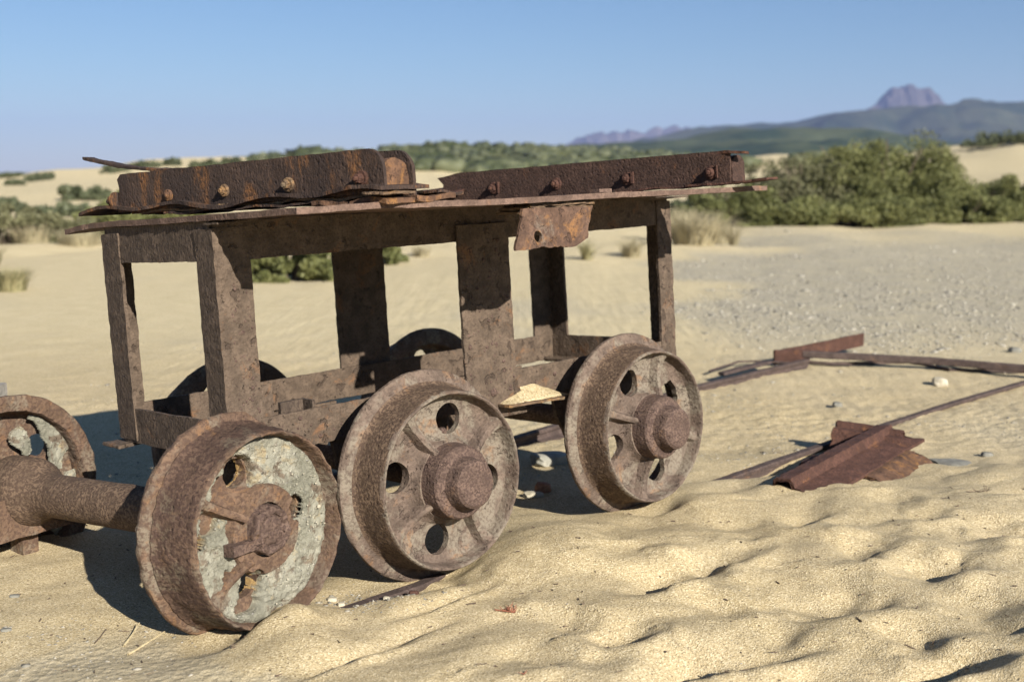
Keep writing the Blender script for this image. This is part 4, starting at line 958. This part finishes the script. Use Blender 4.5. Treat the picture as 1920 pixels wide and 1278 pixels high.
# ------------------------------------------------------------------ stones, twigs and small debris
def stone(name, label, u, v, sx, sy, sz, mat, seed, cat='stone', rot=0, group=None, sink=.3):
    bm = bmesh.new(); bmesh.ops.create_icosphere(bm, subdivisions=3, radius=1); 
    for vv in bm.verts:
        k = 1+.28*mnoise.noise(vv.co*1.6+Vector((seed, 0, 0)))+.10*mnoise.noise(vv.co*5+Vector((seed, 3, 0)))
        c = vv.co*k; c = Vector([max(-.8, min(.8, q)) for q in c]); vv.co = Vector((c.x*sx, c.y*sy, c.z*sz))
    me = bpy.data.meshes.new(name); bm.to_mesh(me); bm.free(); me.materials.append(mat)
    me.polygons.foreach_set('use_smooth', [True]*len(me.polygons)); me.set_sharp_from_angle(angle=R_(30))
    x, y = pxg(u, v, .01); z = gz(x, y); o = link(name, me); o.location = (x, y, z+sz*(1-sink)*.6); o.rotation_euler = (0, .1, rot); return tag(o, label, cat, group)
stone('pale_stone', 'cream coloured stone on the sand between the rails at right', 1762, 720, .035, .03, .028, PALE, 1)
stone('dark_clod', 'dark lump on the gravel at the right edge', 1903, 658, .035, .03, .022, SLATE, 2, 'clod')
stone('slate_slab', 'flat grey green slate slab right of the steel sleeper', 1790, 874, .085, .05, .008, SLATE, 3, 'stone', .3)
stone('brick_lump', 'broken reddish brick lump under the cart between the two front wheels', 1018, 912, .026, .022, .020, BRICK, 4, 'brick', .2)
stone('mortar_lump', 'yellowish stone lump beside the brick under the cart', 1000, 922, .034, .022, .012, PALE, 5, 'stone', .5)
stone('rock', 'pale grey rock under the cart left of the rear near wheel', 1036, 858, .08, .05, .026, STONEG, 6, 'rock', .4)
stone('dark_chip', 'small dark iron chip on the sand below the rear near wheel', 1202, 950, .016, .011, .009, RUSTDK, 7, 'iron chip', .5, sink=.1)
stone('dark_chip', 'dark chip beside the end of the buried rail by the middle wheel', 765, 1085, .014, .010, .009, FLAKE, 8, 'iron chip', .9, sink=.1)
stone('slate_chip', 'brown slate chip on end in the debris right of the cement wheel', 776, 1130, .013, .006, .007, RUSTRED, 9, 'stone', .5, sink=.1)
stone('slate_chip', 'grey slate chip on the sand in the lower left, upper one', 28, 1123, .012, .008, .004, SLATE, 10, 'stone', .2)
stone('slate_chip', 'grey slate chip at the left edge, near the bottom corner', 12, 1190, .012, .008, .004, SLATE, 11, 'stone', .6)
stone('white_pebble', 'white pebble left of the buried rail by the cement wheel', 623, 1133, .012, .008, .006, PALE, 12, 'pebble', .1)
stone('white_pebble', 'white pebble right beside the buried rail', 640, 1141, .009, .007, .006, PALE, 13, 'pebble', .1)
stone('white_pebble', 'white pebble below the buried rail among the debris', 725, 1143, .008, .006, .005, PALE, 14, 'pebble', .1)
stone('dark_clod', 'dark flake of iron on the sand right of the slate slab', 1850, 862, .02, .015, .010, SLATE, 15, 'clod')
stone('dark_clod', 'dark clod between the rails right of the last wheel', 1570, 760, .02, .02, .016, SLATE, 16, 'clod')
# uncountable gravel
def scatter(name, label, P3, S3, mat, seed):
    rg = np.random.RandomState(seed); bm = bmesh.new(); bmesh.ops.create_icosphere(bm, subdivisions=1, radius=1)
    bv = np.array([v.co[:] for v in bm.verts]); bf = np.array([[v.index for v in f.verts] for f in bm.faces]); bm.free()
    bv = bv[:]; n = len(P3); A = []; VV = np.zeros((n, len(bv), 3)); 
    for i in range(n):
        a = rg.rand()*6.28; c, s_ = math.cos(a), math.sin(a); k = S3[i]; q = bv*(1+.3*rg.randn(len(bv), 1)*.6)*np.array([k, k*rg.uniform(.5, 1), k*rg.uniform(.3, .7)])
        VV[i] = q@np.array([[c, s_, 0], [-s_, c, 0], [0, 0, 1]])+P3[i]
    FF = (bf[None]+np.arange(n)[:, None, None]*len(bv)).reshape(-1, 3)
    me = mesh_np(name, VV.reshape(-1, 3), FF, mat, 0, {'rnd': np.repeat(rg.rand(n)**1.4, len(bv))})
    return tag(link(name, me), label, kind='stuff')
rg = np.random.RandomState(3)
def pxgv(u, v, z=0.0):
    k = (v-639)/FPX; dz = -math.sin(PITCH)-k*math.cos(PITCH); t_ = (z-CAMH)/dz; return (u-960)/FPX*t_, (math.cos(PITCH)-k*math.sin(PITCH))*t_
XX_, YY_, SS_ = [], [], []
u = rg.uniform(1150, 2150, 60000); v = 322+rg.uniform(88, 420, 60000); x, y = pxgv(u, v); n_ = fbm(x*.7, y*.5, 4, 40)*.35
g = sstep(u+n_*500, 1260, 1400)*sstep(v+n_*60, 418, 480)*(1-sstep(v+n_*90, 590, 700)); cl = .45+.9*fbm(x*1.6, y*1.2, 3, 91)
kk = np.where(rg.rand(60000) < g*cl)[0][:15000]; XX_.append(x[kk]); YY_.append(y[kk]); SS_.append(rg.lognormal(-5.4, .55, len(kk))*(1.0+.3*(y[kk] > 7)))
def more(u, v, mean, sd, thr=None, z=0):
    x, y = pxgv(u, v, z); kk = np.ones(len(x), bool) if thr is None else fbm(x*2.2, y*2.2, 3, 92) > thr
    XX_.append(x[kk]); YY_.append(y[kk]); SS_.append(rg.lognormal(mean, sd, int(kk.sum())))
kk2 = kk[:220]
XX_.append(x[kk2]+.3); YY_.append(y[kk2]+.2); SS_.append(rg.lognormal(-4.5, .35, len(kk2)))
more(rg.uniform(700, 1950, 3600), rg.uniform(690, 890, 3600), -5.9, .5, .10)
more(rg.normal(700, 60, 330), rg.normal(1135, 14, 330), -6.2, .5, None, .015)
more(rg.normal(165, 90, 260), rg.normal(1215, 45, 260), -6.3, .5, None, .015)
more(rg.uniform(150, 1300, 900), rg.uniform(640, 900, 900), -5.8, .5)
more(rg.uniform(0, 1920, 500), rg.uniform(960, 1278, 500), -7.0, .4, None, .06)
XX_ = np.concatenate(XX_); YY_ = np.concatenate(YY_); S3 = np.concatenate(SS_); P3 = np.stack([XX_, YY_, ground(XX_, YY_)], -1)
scatter('gravel', 'loose mixed gravel and stone chips spread over the sand', P3, S3, STONE, 4)
# little bits of bark, needles and rust blown over the near sand
rgd = np.random.RandomState(77); n = 260; u = rgd.uniform(-40, 1960, n); v = rgd.uniform(880, 1290, n); x, y = pxgv(u, v, .06); z = ground(x, y)
a = rgd.rand(n)*6.28; ln = rgd.lognormal(-5.6, .5, n); wd = .0008+rgd.rand(n)*.0012; V = []; F = []
for i in range(n):
    d = np.array([math.cos(a[i]), math.sin(a[i]), rgd.uniform(-.1, .3)])*ln[i]; q = np.array([-math.sin(a[i]), math.cos(a[i]), 0])*wd[i]; p = np.array([x[i], y[i], z[i]+.0012]); h = np.array([0, 0, wd[i]*1.6]); b = 6*i
    V += [p-d-q, p-d+q, p-d+h, p+d-q*.5, p+d+q*.5, p+d+h*.5]; F += [(b, b+1, b+4, b+3), (b+1, b+2, b+5, b+4), (b+2, b, b+3, b+5)]
tag(link('sand_litter', mesh_np('sand_litter', np.array(V), np.array(F), DARKTWIG, 0)), 'tiny dark slivers of bark and rust littering the near sand', kind='stuff')
# straws and twigs
def twig(name, label, p0, p1, r, mat, cat='twig', branches=0, seed=0):
    random.seed(seed); V, F = [], []; a = Vector(p0); b = Vector(p1); O = a.copy()
    limb(V, F, (0, 0, 0), b-a, r, r*.5, 5)
    for i in range(branches):
        s_ = a.lerp(b, random.uniform(.35, 1))-O; d_ = Vector((random.uniform(-1, 1), random.uniform(-1, 1), random.uniform(.1, 1.2))).normalized()*random.uniform(.010, .022)
        limb(V, F, s_, s_+d_, r*.6, r*.25, 4)
    o = py(name, V, F, mat, None, 60); o.location = O; return tag(o, label, cat)
def gp(u, v, h=0.002, z=.01): x, y = pxg(u, v, z); return Vector((x, y, gz(x, y)+h))
twig('dry_straw', 'pale dry straw lying on the sand pointing at the cement wheel foot', gp(240,1230), gp(309,1185)+Z_*.004, .0022, STRAW)
twig('dry_straw', 'bent straw standing in the shadow edge left of the cement wheel', gp(232,1212), gp(262,1180)+Z_*.015, .0022, STRAW)
twig('dry_straw', 'short dark straw in the lower left, by the stone chips', gp(178,1208), gp(200,1184)+Z_*.004, .0013, DARKTWIG)
twig('red_twig', 'small reddish branching twig lying alone on the foreground sand', gp(928,1137,.002,.05), gp(966,1143,.003,.05), .0016, REDTWIG, 'twig', 16, 3)
twig('red_twig', 'tiny twig standing in the sand at the bottom, below the branching one', gp(975,1264,.0,.06), gp(988,1258,.010,.06), .0014, REDTWIG, 'twig', 2, 4)
twig('dark_twig', 'tangled dark rootlet on the sand at the right', gp(1812,938,.002,.06), gp(1850,930,.004,.06), .0012, DARKTWIG, 'rootlet', 18, 5)
twig('dark_twig', 'tiny upright stub near the bottom right of the sand', gp(1374,1245,0,.08), gp(1375,1258,.012,.08), .0016, DARKTWIG, 'twig', 0, 6)
twig('dark_twig', 'thin stray root lying on the sand near the sleeper end', gp(1425,848), gp(1470,860), .0015, DARKTWIG, 'twig', 3, 7)
# sand lying on the cart's little ledge
hs, hn = 26, 10; V = []; F = []
for i in range(hs+1):
    for j in range(hn+1):
        x = .712+.215*i/hs; y = -.050+.048*j/hn; e = max(0, 1-abs(i/hs*2-1)**1.5)*(1+.06*math.sin(i*.9))
        z = .0035-(x-.8)*.03+(.034*e*(j/hn)**.9 if j else -.002); V.append(CM @ Vector((x, y, z)))
O = CM @ Vector((.8, -.02, .0)); V = [v-O for v in V]
F = [(i*(hn+1)+j, (i+1)*(hn+1)+j, (i+1)*(hn+1)+j+1, i*(hn+1)+j+1) for i in range(hs) for j in range(hn)]
o = py('sand_heap', V, F, SAND, None, 60); o.location = O; tag(o, 'little heap of sand resting on the ledge of the cart frame', 'sand heap')
# grey wooden post just entering the picture at the left edge
V, F = sweep(rect(-.05, .05, -.05, .05, .008), (0, 0, 0), Z_, (1, 0, 0), (0, 1, 0), .40, ds=.012, dl=.02, amp=.003, seed=90)
o = py('wooden_post', V, F, WOODM); x = (3-960)/FPX*2.85; o.location = (x-.076, 2.85, -.045); tag(o, 'grey weathered wooden stake cut by the left edge, beside the loose wheel', 'post')
